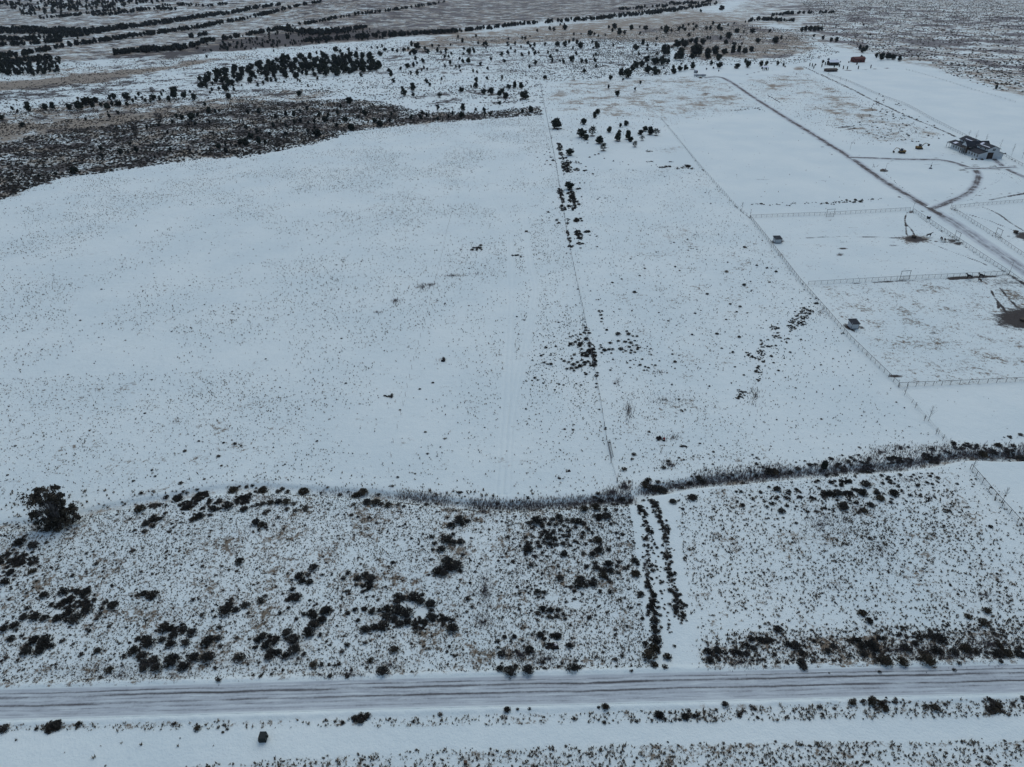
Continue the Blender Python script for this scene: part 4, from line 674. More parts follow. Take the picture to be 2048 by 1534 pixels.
fillr.append(fill([(1100,300),(1400,330),(1500,440),(1700,680),(1880,900),(1240,960),(1200,800)], .012, .2, .5, .6, 25, 11)); fillr.append(fill(FIELD, .007, .18, .42, .5, 30, 12)); fillr.append(fill([(1085,170),(1420,152),(1530,215),(1340,245),(1110,300)], .010, .3, .55, .4, 25, 13))
fillr.append(fill([(1460,170),(1600,140),(1880,265),(1880,290),(1700,290)], .010, .3, .6, .6, 30, 14)); fillr.append(fill([(1520,640),(1640,590),(1660,620),(1540,780),(1480,800),(1480,760)], .16, .15, .5, .6, 8, 15, 30))
fillr.append(fill([(1060,640),(1170,640),(1200,770),(1100,790),(1060,740)], .14, .15, .42, .4, 8, 16, 30)); fillr.append(fill([(1190,640),(1300,680),(1420,730),(1300,760),(1210,740)], .07, .15, .4, .4, 8, 17, 30))
# foreground flats
fillr.append(fill([(-60,1050),(170,1032),(480,985),(700,992),(940,1020),(1260,1010),(1310,1335),(0,1380),(-100,1390)], .42, .13, .36, .6, 8, 18)); fillr.append(fill([(1000,1040),(1270,1040),(1290,1240),(990,1240)], .34, .14, .36, .4, 7, 19))
fillr.append(fill([(1350,990),(1930,930),(2120,1060),(2120,1320),(1400,1340)], .3, .12, .32, .5, 9, 20)); fillr.append(fill([(1420,1270),(2120,1240),(2120,1325),(1420,1340)], .5, .15, .5, .5, 6, 21)); fillr.append(fill([(1400,1360+45),(2120,1390),(2120,1430),(1380,1440),(1200,1440)], .35, .12, .4, .4, 6, 22))
fillr.append(fill([(-60,1445),(1400,1420),(1380,1440),(600,1450),(-60,1462)], .10, .12, .4, .6, 8, 23)); fillr.append(fill([(900,1495),(1500,1480),(2120,1475),(2120,1700),(-60,1700),(-60,1535),(500,1525)], .55, .12, .28, .4, 7, 24)); fillr.append(fill([(480,975),(170,1030),(0,1000),(0,880),(500,860),(700,960)], .025, .15, .4, .5, 14, 25))
fillr.append(fill([(1280,960),(1380,880),(1500,900),(1560,940),(1400,960)], .3, .14, .4, .6, 6, 26)); fillr.append(fill([(900,1000),(1260,990),(1260,960),(1000,990)], .06, .15, .45, .3, 8, 27)); fillr.append(fill([(1560,925),(1800,895),(2100,880),(2100,905),(1800,925)], .30, .2, .6, .6, 8, 28)); fillr.append(fill([(0,1060),(170,1060),(200,1100),(60,1200),(-60,1200)], .22, .2, .5, .6, 8, 29))
fillr.append(fill([(1430,985),(1640,955),(1890,945),(1880,1000),(1700,1030),(1480,1015)], .42, .2, .62, .5, 9, 80))
fillr.append(fill([(1760,185),(1900,270),(1880,285),(1740,285),(1700,262)], .02, .5, .9, .3, 9, 81))
X_, Y_, S_ = cat3(fillr)
ln = on_lane(X_, Y_); X_, Y_, S_ = X_[~ln], Y_[~ln], S_[~ln]
nS = len(SHR)
sx = np.concatenate([[s[0] for s in SHR], X_]); sy = np.concatenate([[s[1] for s in SHR], Y_]); sr = np.concatenate([[s[2] for s in SHR], S_])
rt = np.random.RandomState(11); tone = np.concatenate([[{'d': 0, 't': 1, 'b': 2}[s[3]] for s in SHR], np.where(rt.rand(len(X_)) < .3, 1, 0)])
sz_ = terrain(sx, sy); spx, spy = proj(sx, sy, sz_); size = sr*2*scl(spy)
vis = (spx > 4) & (spx < 2044) & (spy > 4) & (spy < 1530)
print('shrubs', len(sx), 'hand', nS, 'above 8px', int((size > 8).sum()))
# ------------------------------------------------------------------ shrubs: the 300 that show largest stand as objects, the rest is one scrub mesh
ORD = 'first second third fourth fifth sixth seventh eighth ninth tenth eleventh twelfth thirteenth fourteenth fifteenth sixteenth seventeenth eighteenth nineteenth twentieth'.split()
def ordinal(i):
    if i < 20: return ORD[i]
    t = {2: 'twenty', 3: 'thirty', 4: 'forty', 5: 'fifty'}[(i+1)//10]
    return {2: 'twentieth', 3: 'thirtieth', 4: 'fortieth', 5: 'fiftieth'}[(i+1)//10] if (i+1) % 10 == 0 else t+'-'+ORD[(i+1) % 10-1]
AREAS = [(60,1130,'at left edge below the lone juniper'),(110,1230,'in the far left brush patch'),(60,1300,'near the road at lower left'),(200,1215,'in the left clump above the road'),(330,1270,'in the wide clump near the road'),
 (340,1020,'beside the ditch right of the lone juniper'),(470,1010,'on the near bank of the ditch at left'),(560,1010,'along the ditch bend at centre left'),(480,1100,'in the open flat below the ditch bend'),(470,1210,'in the clump left of the bare patch'),
 (540,1280,'in the crescent clump near the road'),(600,1160,'in the cluster around the bare snow patch'),(730,1160,'in the pair of clumps left of centre'),(790,1240,'in the big horseshoe brush clump'),(850,1275,'at the right end of the horseshoe clump'),
 (900,1080,'in the groves left of middle track'),(890,1135,'in the arc left of middle track'),(1090,1070,'in the dense block right of centre'),(1180,1050,'by the ditch above the dense brush block'),(1200,1140,'in the loose brush left of the double hedge'),
 (1100,1230,'in the patch above the rubbish heap'),(1100,1300,'around the rubbish heap near the road'),(1040,1335,'in the row left of the hedge end'),(1300,1100,'in the double hedge below the ditch'),(1310,1260,'in the hedge lower end'),
 (1345,1200,'in the hedge right row'),(1600,1010,'below the ditch on the right'),(1500,1290,'above the road right of the hedge'),(1720,1280,'in the long roadside thicket at right'),(1950,1300,'in the roadside thicket near right edge'),
 (1900,920,'in the ditch brush at right edge'),(1650,940,'beside the dark ditch conifer'),(250,1455,'below the road at left'),(1350,1435,'below the road in the middle'),(1850,1415,'below the road at right'),(1160,700,'in the dense patch touching the wire fence'),
 (1270,700,'in the patch right of the wire fence'),(1140,330,'in the dark mass along the far wire fence'),(1560,720,'in the brown strip by the pipe fence'),(1310,960,'where the hedge meets the ditch')]
order = np.argsort(-np.where(vis, size, -1)); 
r300 = []
cell = {}
for i in order:
    if len(r300) >= 300: break
    r300.append(int(i))
ts = [shrub_T(60+k, 230, True, .80+.1*(k % 3), .065, .40) for k in range(5)]
sage_me = [mesh_np('sagebrush', V, F, M['sage'], link=False) for V, F in ts]; tan_me = [mesh_np('sagebrush', V, F, M['sage_tan'], link=False) for V, F in ts]
grp = {}
for i in r300:
    k = min(range(len(AREAS)), key=lambda q: (AREAS[q][0]-spx[i])**2+((AREAS[q][1]-spy[i])*1.5)**2); grp.setdefault((k, int(tone[i] == 1)), []).append(i)
for (k, tn), idx in grp.items():
    idx.sort(key=lambda q: spx[q]); nm = 'tan rounded bush' if tn else 'dark sagebrush'
    for j, i in enumerate(idx):
        me = (tan_me if tn else sage_me)[(i*7) % 5]; o = bpy.data.objects.new('sagebrush', me); COL.objects.link(o)
        s = float(sr[i])*1.06; o.location = (sx[i], sy[i], sz_[i]-.03); o.scale = (s, s, s*(.95+.3*((i*13 % 10)/10))); o.rotation_euler = (0, 0, (i*2.399) % 6.283)
        if len(idx) == 1: lab = 'single large %s %s' % (nm, AREAS[k][2])
        else: lab = '%s %s from the left %s' % (ordinal(j), nm, AREAS[k][2])
        tag(o, lab, 'bush', 'large sagebrushes of the foreground flats')
rest = np.ones(len(sx), bool); rest[r300] = False
pos = np.stack([sx, sy, sz_-.03], 1)
TNEAR = [shrub_T(80+k, 84, True, .85, .10, .42) for k in range(5)]; TMID = [shrub_T(90+k, 26, True, .85, .2, .5) for k in range(4)]; TFAR = [mound_T(100+k) for k in range(5)]
tint = np.clip(np.where(tone == 1, .72, np.where(tone == 2, .42, .16))+rt.randn(len(sx))*.16, 0, 1)
near = rest & (size > 5); mid = rest & (size <= 5) & (size > 3); far_ = rest & (size <= 3)
parts = []
def many(name, sets, mat, label, cat, kind='stuff'):
    VV = []; FF = []; TT = []; off = 0
    for tpl, m_pos, m_s, m_t, m_z, seed in sets:
        r = np.random.RandomState(seed); which = r.randint(0, len(tpl), len(m_pos)); rot = r.rand(len(m_pos))*6.283
        for k, Tt in enumerate(tpl):
            m = which == k
            if not m.any(): continue
            a, b, c = realise(Tt, m_pos[m], m_s[m], rot[m], m_t[m], m_z[m]); VV.append(a); FF.append(b+off); TT.append(c); off += len(a)
    o = mesh_np(name, np.concatenate(VV), np.concatenate(FF), mat, tint=np.concatenate(TT)); tag(o, label, cat, kind=kind); print(name, len(o.data.polygons)); return o
hs = .85+.4*rt.rand(len(sx))
many('sagebrush_scrub', [(TNEAR, pos[near], sr[near], tint[near], (sr*hs)[near], 1), (TMID, pos[mid], sr[mid], tint[mid], (sr*hs)[mid], 2), (TFAR, pos[far_], sr[far_], tint[far_], (sr*hs)[far_], 3)], M['sage_all'], 'low dark sagebrush scrub spread over the snowy flats and the far belt', 'scrub')
# ------------------------------------------------------------------ dry grass tufts
tf = []
tf.append(fill(FIELD, .80, .12, .34, .95, 22, 31)); tf.append(fill([(-100,760),(500,740),(700,900),(640,970),(480,962),(170,1025),(-100,1045)], 1.0, .12, .28, .5, 16, 32)); tf.append(fill([(1000,480),(1150,520),(1210,880),(1230,960),(1060,1000),(1030,800)], .35, .12, .32, .5, 14, 33))
tf.append(fill([(700,560),(1000,520),(1000,760),(620,780)], .12, .14, .34, .5, 20, 34)); tf.append(fill([(1120,340),(1400,335),(1500,440),(1700,680),(1890,905),(1240,965),(1200,800)], .42, .12, .32, .5, 16, 35)); tf.append(fill([(1220,780),(1420,780),(1560,940),(1290,970),(1230,950)], .9, .10, .28, .5, 9, 36))
tf.append(fill([(-60,1050),(170,1032),(480,985),(700,992),(940,1020),(1260,1012),(1300,1335),(0,1385),(-100,1395)], 7.5, .06, .15, .2, 8, 37)); tf.append(fill([(960,1020),(1260,1012),(1300,1335),(980,1345)], 1.5, .07, .2, .5, 6, 38))
tf.append(fill([(1345,990),(1500,965),(1930,925),(2120,1075),(2120,1330),(1400,1345)], 2.6, .07, .22, .6, 13, 39)); tf.append(fill([(1620,960),(1900,950),(2000,1150),(2120,1200),(2120,1300),(1500,1320),(1600,1100)], 1.6, .08, .24, .7, 9, 40))
tf.append(fill([(1400,1270),(2120,1235),(2120,1325),(1400,1345)], 5, .08, .26, .5, 5, 41)); tf.append(fill([(-60,1448),(600,1440),(1400,1418),(2120,1385),(2120,1432),(1380,1445),(600,1455),(-60,1468)], 4.0, .08, .22, .6, 6, 42)); tf.append(fill([(1300,1425),(2120,1388),(2120,1430),(1380,1445)], 4, .08, .24, .5, 6, 43))
tf.append(fill([(380,1530),(900,1500),(1340,1490),(1600,1482),(2120,1478),(2120,1800),(-60,1800),(-60,1600)], 5.0, .08, .24, .45, 4, 44, 30)); tf.append(fill([(-60,1465),(600,1480),(300,1520),(-60,1530)], .12, .1, .25, .5, 6, 45))
tf.append(fill([(1500,440),(1820,425),(2010,545),(1617,568)], .10, .1, .22, .5, 14, 46)); tf.append(fill([(1620,572),(2020,550),(2120,570),(2120,760),(1797,770)], .7, .08, .22, .5, 9, 47)); tf.append(fill([(1085,165),(1420,150),(1530,215),(1400,240),(1110,300)], .10, .2, .4, .4, 20, 48)); tf.append(fill([(1460,170),(1600,140),(1890,270),(1700,290)], .12, .2, .42, .4, 20, 49))
tf.append(fill([(1335,245),(1500,220),(1700,340),(1840,418),(1500,436)], .004, .2, .4, 0, 20, 50)); tf.append(fill([(1810,775),(2120,770),(2120,890),(1930,900)], .03, .1, .22, .3, 20, 51))
X2, Y2, S2 = cat3(tf); m = ~on_lane(X2, Y2)
for t in TRK:
    d, s = pl_dist(X2, Y2, t); m &= d > 1.5
HOLES = [(600,1195,26,10),(118,1228,14,7),(400,1230+0,0.1,.1),(936,1072,13,8),(705,1110,9,5),(628,1110,14,9),(840,1290-60,18,12),(800,1085,10,4),(860,1160,12,7),(1107,1195,16,8),(1150,1210,14,7),(268,1225,14,6),(80,1150,16,8),(500,1100,8,4),(720,1240,10,6),(385,1140,6,3),(960,1240,30,6),(1240,1230,14,8)]
p2x, p2y = proj(X2, Y2, terrain(X2, Y2))
for cx, cy, rx, ry in HOLES: m &= ((p2x-cx)/rx)**2+((p2y-cy)/ry)**2 > .7+.6*vnoise(X2, Y2, 1.2)
for cx, cy, rx, ry in [(975,1110,26,110),(1500,1100,0.1,.1)]: m &= rt.rand(len(X2)) > .6*np.exp(-(((p2x-cx)/rx)**2+((p2y-cy)/ry)**2)**2)
X2, Y2, S2 = X2[m], Y2[m], S2[m]*np.where(p2y[m] > 980, 1.9, 1.12); p2x, p2y = p2x[m], p2y[m]
sc2 = scl(p2y); S2 = np.maximum(S2, .10)
T2n = [tuft_T(200+k, 7, 1.25, .8, .27) for k in range(6)]; T2f = [tuft_T(230+k, 4, 1.3, .8, .34) for k in range(6)]
tt = np.clip(.5+.30*rt.randn(len(X2)), 0, 1); p3 = np.stack([X2, Y2, terrain(X2, Y2)-.02], 1); nr = p2y > 980
many('grass_tufts', [(T2n, p3[nr], S2[nr], tt[nr], S2[nr], 4), (T2f, p3[~nr], S2[~nr], tt[~nr], S2[~nr], 5)], M['tuft'], 'small dry grass tufts poking through the snow', 'grass')
# tall pale reeds and rank weeds along the ditch and in patches
rd = []
def along(pts, n, jit, smin, smax, seed):
    r = np.random.RandomState(seed); q = np.array(densify(W(pts), .3)); i = r.randint(0, len(q), n); x = q[i, 0]+r.randn(n)*jit; y = q[i, 1]+r.randn(n)*jit; return x, y, smin+(smax-smin)*r.rand(n)
rd.append(along([(940,1011),(1000,1013),(1060,1013),(1130,1009),(1200,1003),(1262,1000)], 2300, .75, .25, .5, 61)); rd.append(along([(640,985),(720,989),(800,996),(870,1004),(940,1011)], 600, .6, .2, .42, 62)); rd.append(along([(170,1027),(240,1012),(320,1000),(400,985),(480,977),(640,984)], 320, .8, .15, .3, 63))
rd.append(along([(1280,985),(1340,975),(1400,964),(1480,957),(1560,949),(1640,944),(1720,937),(1800,932),(1870,921),(1930,911),(2000,913),(2100,909)], 3600, .62, .25, .55, 64)); rd.append(along([(1640,935),(1720,925),(1800,915),(1900,900),(2000,900),(2100,898)], 1500, 1.5, .25, .55, 65)); rd.append(along([(1400,958),(1500,948),(1580,940)], 900, 1.5, .3, .55, 66)); rd.append(along([(800,990),(870,998),(900,1000)], 500, .8, .25, .5, 67))
for (cx, cy, rx, ry, n, s) in [(1340,930,14,6,120,.4),(860,570,16,3,70,.5),(905,552,22,2,80,.45),(955,547,3,2,10,.5),(792,602,8,5,70,.5),(755,625,10,2,30,.45),(845,575,10,4,60,.5),(970,1180,18,45,700,.28),(965,1245,22,14,300,.3),(1258,820,10,22,160,.4),(1235,765,8,8,60,.35),(1320,745,12,3,50,.35),(1330,800,50,14,260,.3),(1345,875,20,10,100,.35),(1510,790,14,20,160,.4),(1640,1050,34,18,420,.28),(1690,1040,30,30,380,.26),(1760,1100,50,36,500,.24),(1720,1020,40,14,260,.25),(1640,640,5,30,0,.3),(1495,700,14,24,0,.3),(1640,625,14,14,80,.4),(1040,1310,22,14,320,.3),(1090,1318,30,10,240,.28),(700,1350,60,8,280,.25),(780,1330,40,8,240,.25),(640,1350,30,5,120,.25),(1480,1325,60,14,420,.28),(1800,1300,200,20,1300,.28),(1980,1290,70,24,600,.32),(1970,1190,40,14,200,.3),(240,1352,140,12,460,.25),(1250,975,12,10,260,.45),(1225,985,18,10,300,.4),(970,1025,40,5,140,.3),(1450,250,0.1,.1,0,.1),(1900,1345-30,100,12,400,.3),(1390,470,50,16,260,.25),(1330,455,36,10,200,.25),(1330,300,40,6,120,.3),(1820,960,60,10,160,.3),(1760,905,30,10,200,.4),(1800,895,25,6,120,.4),(1860,898,30,8,160,.4),(1345,1190,3,30,0,.2),(1290,1130,3,8,60,.35),(885,718,4,2,8,.5)]:
    if n: r = np.random.RandomState(int(cx)); a = r.rand(n)*6.283; q = np.abs(r.randn(n))*.85; x, y = PF(cx+rx*q*np.cos(a), cy+ry*q*np.sin(a)); rd.append((x, y, s*(.6+.6*r.rand(n))))
X3, Y3, S3 = cat3(rd); S3 = S3*.62; TR = [tuft_T(300+k, 7, 2.6, .9, .10) for k in range(6)]
many('dry_reeds', [(TR, np.stack([X3, Y3, terrain(X3, Y3)-.05], 1), S3, np.clip(.62+.25*rt.randn(len(X3)), 0, 1), S3*1.05, 6)], M['reed'], 'pale dry reeds and rank weeds lining the ditch and growing in patches', 'reeds')
# ------------------------------------------------------------------ junipers
CR = [crown_T(400+k, 460, 12, .15, False, [0, .5, 0, .25, .8][k]) for k in range(5)]; CA = [crown_T(420+k, 330, 13, .15, True, 0, .22) for k in range(2)]
crown_me = [mesh_np('crown', V, F, M['juniper'], link=False) for V, F in CR]; airy_me = [mesh_np('crown', V, F, M['juniper'] if k == 0 else M['airy'], link=False) for k, (V, F) in enumerate(CA)]; trunk_me = [branch_mesh(50+k, .9, 6, .035, .3) for k in range(3)]
TREES = []
for key, L in TRG.items():
    yy_ = [max(q[1]-(0 if key == 'field' else .6), 3) for q in L]; gx_, gy_ = PF([q[0] for q in L], yy_); gi = 0
    for (x, y, w, k) in L:
        yb = y-(0 if key in ('field',) else .6); X, Y = gx_[gi], gy_[gi]; gi += 1; s = float(scl(yb)); wm = w/s; TREES.append([float(X), float(Y), wm, k, key, x, y])
rr = np.random.RandomState(5); gx, gy, gs = fill(GROVE_POLY, .06, 4.0, 7.4, 0, 10, 70, 14); acc = []
for x, y, s in zip(gx, gy, gs):
    if all((x-a)**2+(y-b)**2 > 30+60*vnoise(np.array([x]), np.array([y]), 25)[0] for a, b, _ in acc): acc.append((x, y, s))
for x, y, s in acc: a, b = proj(x, y, 0); TREES.append([x, y, s, 'j', 'densegrove', float(a), float(b)])
print('trees', len(TREES), 'grove', len(acc))
T3 = sorted(TREES, key=lambda t: -(t[2]*float(scl(t[6])))); ind = T3[:299]; rest_t = T3[299:]
def GZ(t):
    ed = 'upper' if t[6] < 150-(t[5]-400)*.075 else 'lower'
    return 'in the %s %s of the big dense grove' % (ed, ['left end', 'left middle', 'right middle', 'right end'][int(np.clip((t[5]-400)/93, 0, 3))])
TAREA = [(60,225,'at the far left edge'),(120,215,'left end of the lower juniper line'),(200,212,'middle of the lower juniper line'),(280,200,'in the straggling group right of the lower line'),(370,195,'just left of the big dense grove'),(430,175,'on the lower left fringe of the grove'),(500,165,'along the lower edge of the dense grove'),(640,115,'on the upper edge of the dense grove'),(760,145,'at the right tip of the dense grove'),
 (330,245,'in the upper part of the dark scrub belt'),(200,320,'in the lower left of the dark scrub belt'),(420,280,'in the middle of the dark scrub belt'),(520,240,'in the upper middle of the scrub belt'),(580,275,'near the lower edge of the scrub belt'),(680,215,'on the hump of the scrub belt'),(800,235,'in the narrow part of the scrub belt'),(950,225,'on the right tail of the scrub belt'),(820,190,'in the pair of trees above the belt'),(980,190,'in the clump left of the wire fence top'),(1030,180,'in the tight row near the fence top'),
 (830,95,'on the slope right of the grove'),(850,135,'on the lower slope right of the grove'),(920,105,'in the scattered woods at top centre'),(960,145,'on the open snow at top centre'),(1050,90,'among the upper centre trees'),(1070,115,'in the middle of the upper centre trees'),(1150,100,'in the upper centre woods to the right'),(1130,125,'in the row on open snow'),(1250,60,'in the upper woods right of centre'),(1260,150,'in the cluster above the fenced field'),(1310,135,'in the dark clumps above the fenced field'),
 (1360,140,'just left of the white trailer'),(1420,105,'in the long dense hedge of trees'),(1380,85,'above the long dense hedge of trees'),(1440,60,'in the highest group right of centre'),(1500,80,'on the grey brush slope'),(1480,135,'near the top end of the driveway'),(1540,135,'beside the animal shelter on stilts'),(1610,60,'in the dark row above the red house'),(1690,115,'around the two distant houses'),(1760,115,'in the dark row right of the red house'),
 (1200,175,'standing alone on the snow near the fence top'),(1195,240,'above the juniper cluster in the right field'),(1180,275,'left group of the right field junipers'),(1240,268,'middle group of the right field junipers'),(1300,262,'right group of the right field junipers'),(1130,300,'beside the far wire fence')]
tg = {}
for i, t in enumerate(ind):
    if t[4] == 'densegrove': tg.setdefault('G', []).append(i); continue
    k = min(range(len(TAREA)), key=lambda q: (TAREA[q][0]-t[5])**2+((TAREA[q][1]-t[6])*2.2)**2); tg.setdefault(k, []).append(i)
tl = {}
for k, idx in tg.items():
    idx.sort(key=lambda q: ind[q][5])
    for j, i in enumerate(idx):
        if k == 'G': tl[i] = 'dark round juniper packed %s' % GZ(ind[i])
        elif len(idx) == 1: tl[i] = 'single dark juniper '+TAREA[k][2]
        else: tl[i] = '%s juniper from the left %s' % (ordinal(j), TAREA[k][2])
for i, (x, y, wm, k, key, px, py) in enumerate(ind):
    z = float(terrain(np.array([x]), np.array([y]))[0]); sc_ = max(wm, 1.5); h = sc_*(.92+.2*((i*37 % 10)/10)); o = empty('juniper_tree', (x, y, z-.05), tl[i], 'tree', 'junipers packed %s' % GZ(ind[i]) if key == 'densegrove' else 'junipers scattered over the snowy land', (i*2.4) % 6.283)
    me = crown_me[(i*7) % 5] if k == 'j' else airy_me[1 if key in ('left', 'house') else 0]
    c = bpy.data.objects.new('crown', me); COL.objects.link(c); c.parent = o; c.scale = (sc_*(1.36 if key == 'field' else 1.24), sc_*(1.36 if key == 'field' else 1.24), h)
    tr = bpy.data.objects.new('trunk', trunk_me[i % 3]); COL.objects.link(tr); tr.parent = o; tr.scale = (sc_*.9, sc_*.9, h*.85)
    LITTER.append((x, y, sc_*.48))
for t in rest_t: LITTER.append((t[0], t[1], t[2]*.45))
# woodland belts on the far rise: too many to count, one mesh
bx = []; r = np.random.RandomState(21)
for pts, th in BELT:
    for (a, b), (ta, tb) in zip(zip(pts[:-1], pts[1:]), zip(th[:-1], th[1:])):
        n = int(abs(b[0]-a[0])/3.0*max(1, (ta+tb)/2*.6))+1
        for k in range(n):
            u = r.rand(); th_ = ta+(tb-ta)*u; px = a[0]+(b[0]-a[0])*u; py = a[1]+(b[1]-a[1])*u+(r.rand()-.5)*max(.9, th_*.75-1.0)+1.2+r.randn()*.3
            if py < -30 or fbm(np.array([px*2.2]), np.array([py*9.]), 14)[0] < .41: continue
            bx.append((px, py, 3.2+2.8*r.rand()))
# hillside wood at the far left and scattered trees
for k in range(1100):
    u = r.rand(); px = -60+430*u; top = -40; base = 36-(max(px, 40)-40)*.105
    if px < 45: base = 12+px*.3
    py = top+(base-top)*r.rand()**.8
    if fbm(np.array([px*3.]), np.array([py*9.]), 22)[0] < .40: continue
    bx.append((px, py, 4.5+3*r.rand()))
for k in range(520):
    px = 380+520*r.rand(); py = 55+50*r.rand()
    if inpoly(np.array([px]), np.array([py]), BROWNH)[0]: bx.append((px, py, 2+3.0*r.rand()**2))
for k in range(160):
    px = -20+140*r.rand(); py = 118+34*r.rand(); bx.append((px, py, 2.5+2.5*r.rand()))
bx = np.array(bx); bx[:, 0], bx[:, 1] = PF(bx[:, 0], bx[:, 1]); bx = np.concatenate([bx, np.array([(t[0], t[1], t[2]) for t in rest_t])]); CF = [crown_T(440+k, 44, 7, .34, False, [0, .5, .2, .8][k]) for k in range(4)]
many('juniper_woodland', [(CF, np.stack([bx[:, 0], bx[:, 1], terrain(bx[:, 0], bx[:, 1])-.1], 1), bx[:, 2]*1.12, r.rand(len(bx)), bx[:, 2]*1.05, 7)], M['juniper_all'], 'dark juniper woods in belts on the far rise', 'woodland')
build_ground()
# ------------------------------------------------------------------ road and lanes
M['road'] = track_mat('snowpacked_road', [(.30,.03,.30),(.44,.04,.60),(.57,.02,.30),(.70,.045,.68),(.84,.025,.5),(.15,.02,.25)], .24, 11.0, .25, .07, (.125,.127,.12), (.06,.06,.056))
M['lane'] = track_mat('muddy_driveway', [(.42,.08,.42),(.58,.08,.45),(.5,.22,.40)], .16, 2.0, .45, .42, (.11,.092,.075), (.030,.024,.019), 2.4)
M['lane2'] = track_mat('muddy_circle', [(.38,.09,.36),(.62,.10,.40),(.5,.26,.40)], .14, 2.0, .35, .42, (.11,.092,.075), (.030,.024,.019), 2.6)
strip('road', ROAD, 2.75, M['road'], .03, 'straight snow-packed road with dark wheel tracks', 'road', 16, 1.0)
M['lane3'] = track_mat('snowy_driveway', [(.36,.04,.42),(.44,.03,.35),(.60,.04,.42),(.68,.03,.3)], .22, 5.0, .3, .3, (.12,.105,.09), (.05,.043,.036), 1.2)
cut = [i for i, p in enumerate(LANES[0]) if proj(p[0], p[1], 0.)[0] > 1885][0]
strip('driveway', LANES[0][cut:], 4.6, M['lane3'], .035, 'wide pale snow-packed near stretch of the driveway at right edge', 'driveway', 10)
strip('driveway', LANES[0][:cut+1], 4.4, M['lane'], .035, 'long straight muddy driveway between the fenced fields', 'driveway', 10)
strip('circular_drive', LANES[1], 3.4, M['lane2'], .05, 'curved muddy drive looping around the round snow field', 'drive', 10)
strip('barn_track', LANES[2], 3.2, M['lane2'], .065, 'muddy track from the barn door to the right', 'track', 10)
strip('link_track', W(LINK), 2.7, M['lane2'], .085, 'short muddy link between loop drive and barn track', 'track', 8)
# ------------------------------------------------------------------ fences
def fence(name, pts, label, cat='fence', h=1.4, sp=2.4, style='pipe', r=.05, group=None, stake=None):
    q = W(pts); q = [Pv(*p) for p in pts]; o = empty(name, q[0], label, cat, group); o0 = q[0]
    P2 = densify([(v.x, v.y) for v in q], sp); X = np.array(P2); Zp = terrain(X[:, 0], X[:, 1]); L = [Vector((X[i, 0], X[i, 1], Zp[i]))-o0 for i in range(len(X))]
    mat = {'pipe': M['pipe'], 'wire': M['post'], 'stake': M['stake']}[style]
    d = [(v+o0-Vector((0, 0, CAMH))).length for v in L]; near = set(sorted(range(len(L)), key=lambda i: d[i])[:100]); extra = MB(); proto = None
    for i, v in enumerate(L):
        if i in near:
            if proto is None:
                mb = MB(); mb.bar((0,0,-.3), (0,0,h+.03), r, r*.9, 6)
                if style != 'pipe': mb.bar((0,0,h+.03), (0,0,h+.06), r*.9, r*.3, 6)
                proto = mb.build('post', mat, o); po = proto
            else: po = bpy.data.objects.new('post', proto.data); COL.objects.link(po); po.parent = o
            po.location = v
            if style != 'pipe': po.rotation_euler = (random.gauss(0, .05), random.gauss(0, .05), 0)
        else: extra.bar(v+Vector((0,0,-.3)), v+Vector((0,0,h)), r, r, 4)
    if extra.v: tag(extra.build('post', mat, o), kind='stuff')
    if style == 'pipe':
        mb = MB(); 
        for a, b in zip(L[:-1], L[1:]): mb.bar(a+Vector((0,0,h)), b+Vector((0,0,h)), r*.95, r*.95, 5)
        mb.build('top_rail', mat, o)
        mb = MB()
        for a, b in zip(L[:-1], L[1:]):
            for zz in (.12, .3, .5, .7, .9, 1.1): mb.bar(a+Vector((0,0,zz*h/1.4)), b+Vector((0,0,zz*h/1.4)), .012, .012, 3)
        mb.build('wire_mesh', M['wire'], o)
    elif style == 'wire':
        mb = MB()
        for a, b in zip(L[:-1], L[1:]):
            for zz in (.35, .65, .95, 1.2): mb.bar(a+Vector((0,0,zz*h/1.3)), b+Vector((0,0,zz*h/1.3)), .012, .012, 3)
        mb.build('wire_strand', M['wire'], o)
    return o
fence('wire_fence', [(1080,166),(1112,330),(1140,500),(1170,640),(1200,800),(1213,880),(1222,926),(1234,965)], 'old barbed wire fence running straight up the middle of the land', h=1.25, sp=5, style='wire', r=.07)
fence('wire_fence', [(1322,238),(1400,333),(1470,412),(1499,436)], 'weedy wire fence along the left side of the plain snow field', h=1.2, sp=3.2, style='wire', r=.06)
fence('pipe_fence', [(1500,437),(1600,565),(1700,680),(1796,773)], 'rusty pipe fence along the left side of the two paddocks', r=.06)
fence('pipe_fence', [(1501,436),(1660,430),(1820,421)], 'rusty pipe fence across the top of the upper paddock', r=.055)
fence('pipe_fence', [(1826,423),(1906,476),(2017,549),(2060,580),(2110,614)], 'rusty pipe fence beside the left edge of the driveway', r=.055)
fence('pipe_fence', [(1616,570),(1806,559),(2017,549)], 'rusty pipe fence dividing the two paddocks', r=.055)
fence('pipe_fence', [(1797,774),(1900,770),(2048,763),(2130,759)], 'rusty pipe fence along the bottom of the lower paddock', r=.06)
fence('wire_fence', [(1798,776),(1850,838),(1905,900),(1928,925)], 'thin wire fence from the paddock corner down to the ditch', h=1.2, sp=5.5, style='wire', r=.05)
fence('pipe_fence', [(1940,938),(1990,996),(2050,1063),(2100,1120)], 'rusty pipe fence below the ditch at the right edge', r=.06)
fence('pipe_fence', [(1901,417),(1975,410),(2060,403),(2120,398)], 'rusty pipe fence across the top of the right hand paddock', r=.055)
fence('pipe_fence', [(1903,419),(1985,471),(2055,519),(2110,558)], 'rusty pipe fence beside the right edge of the driveway', r=.055)
fence('pipe_fence', [(1655,150),(1700,165),(1760,192),(1808,209),(1870,243),(1950,283),(2050,335),(2100,362)], 'long thin fence behind the barn running to the distant houses', r=.055, sp=3.6)
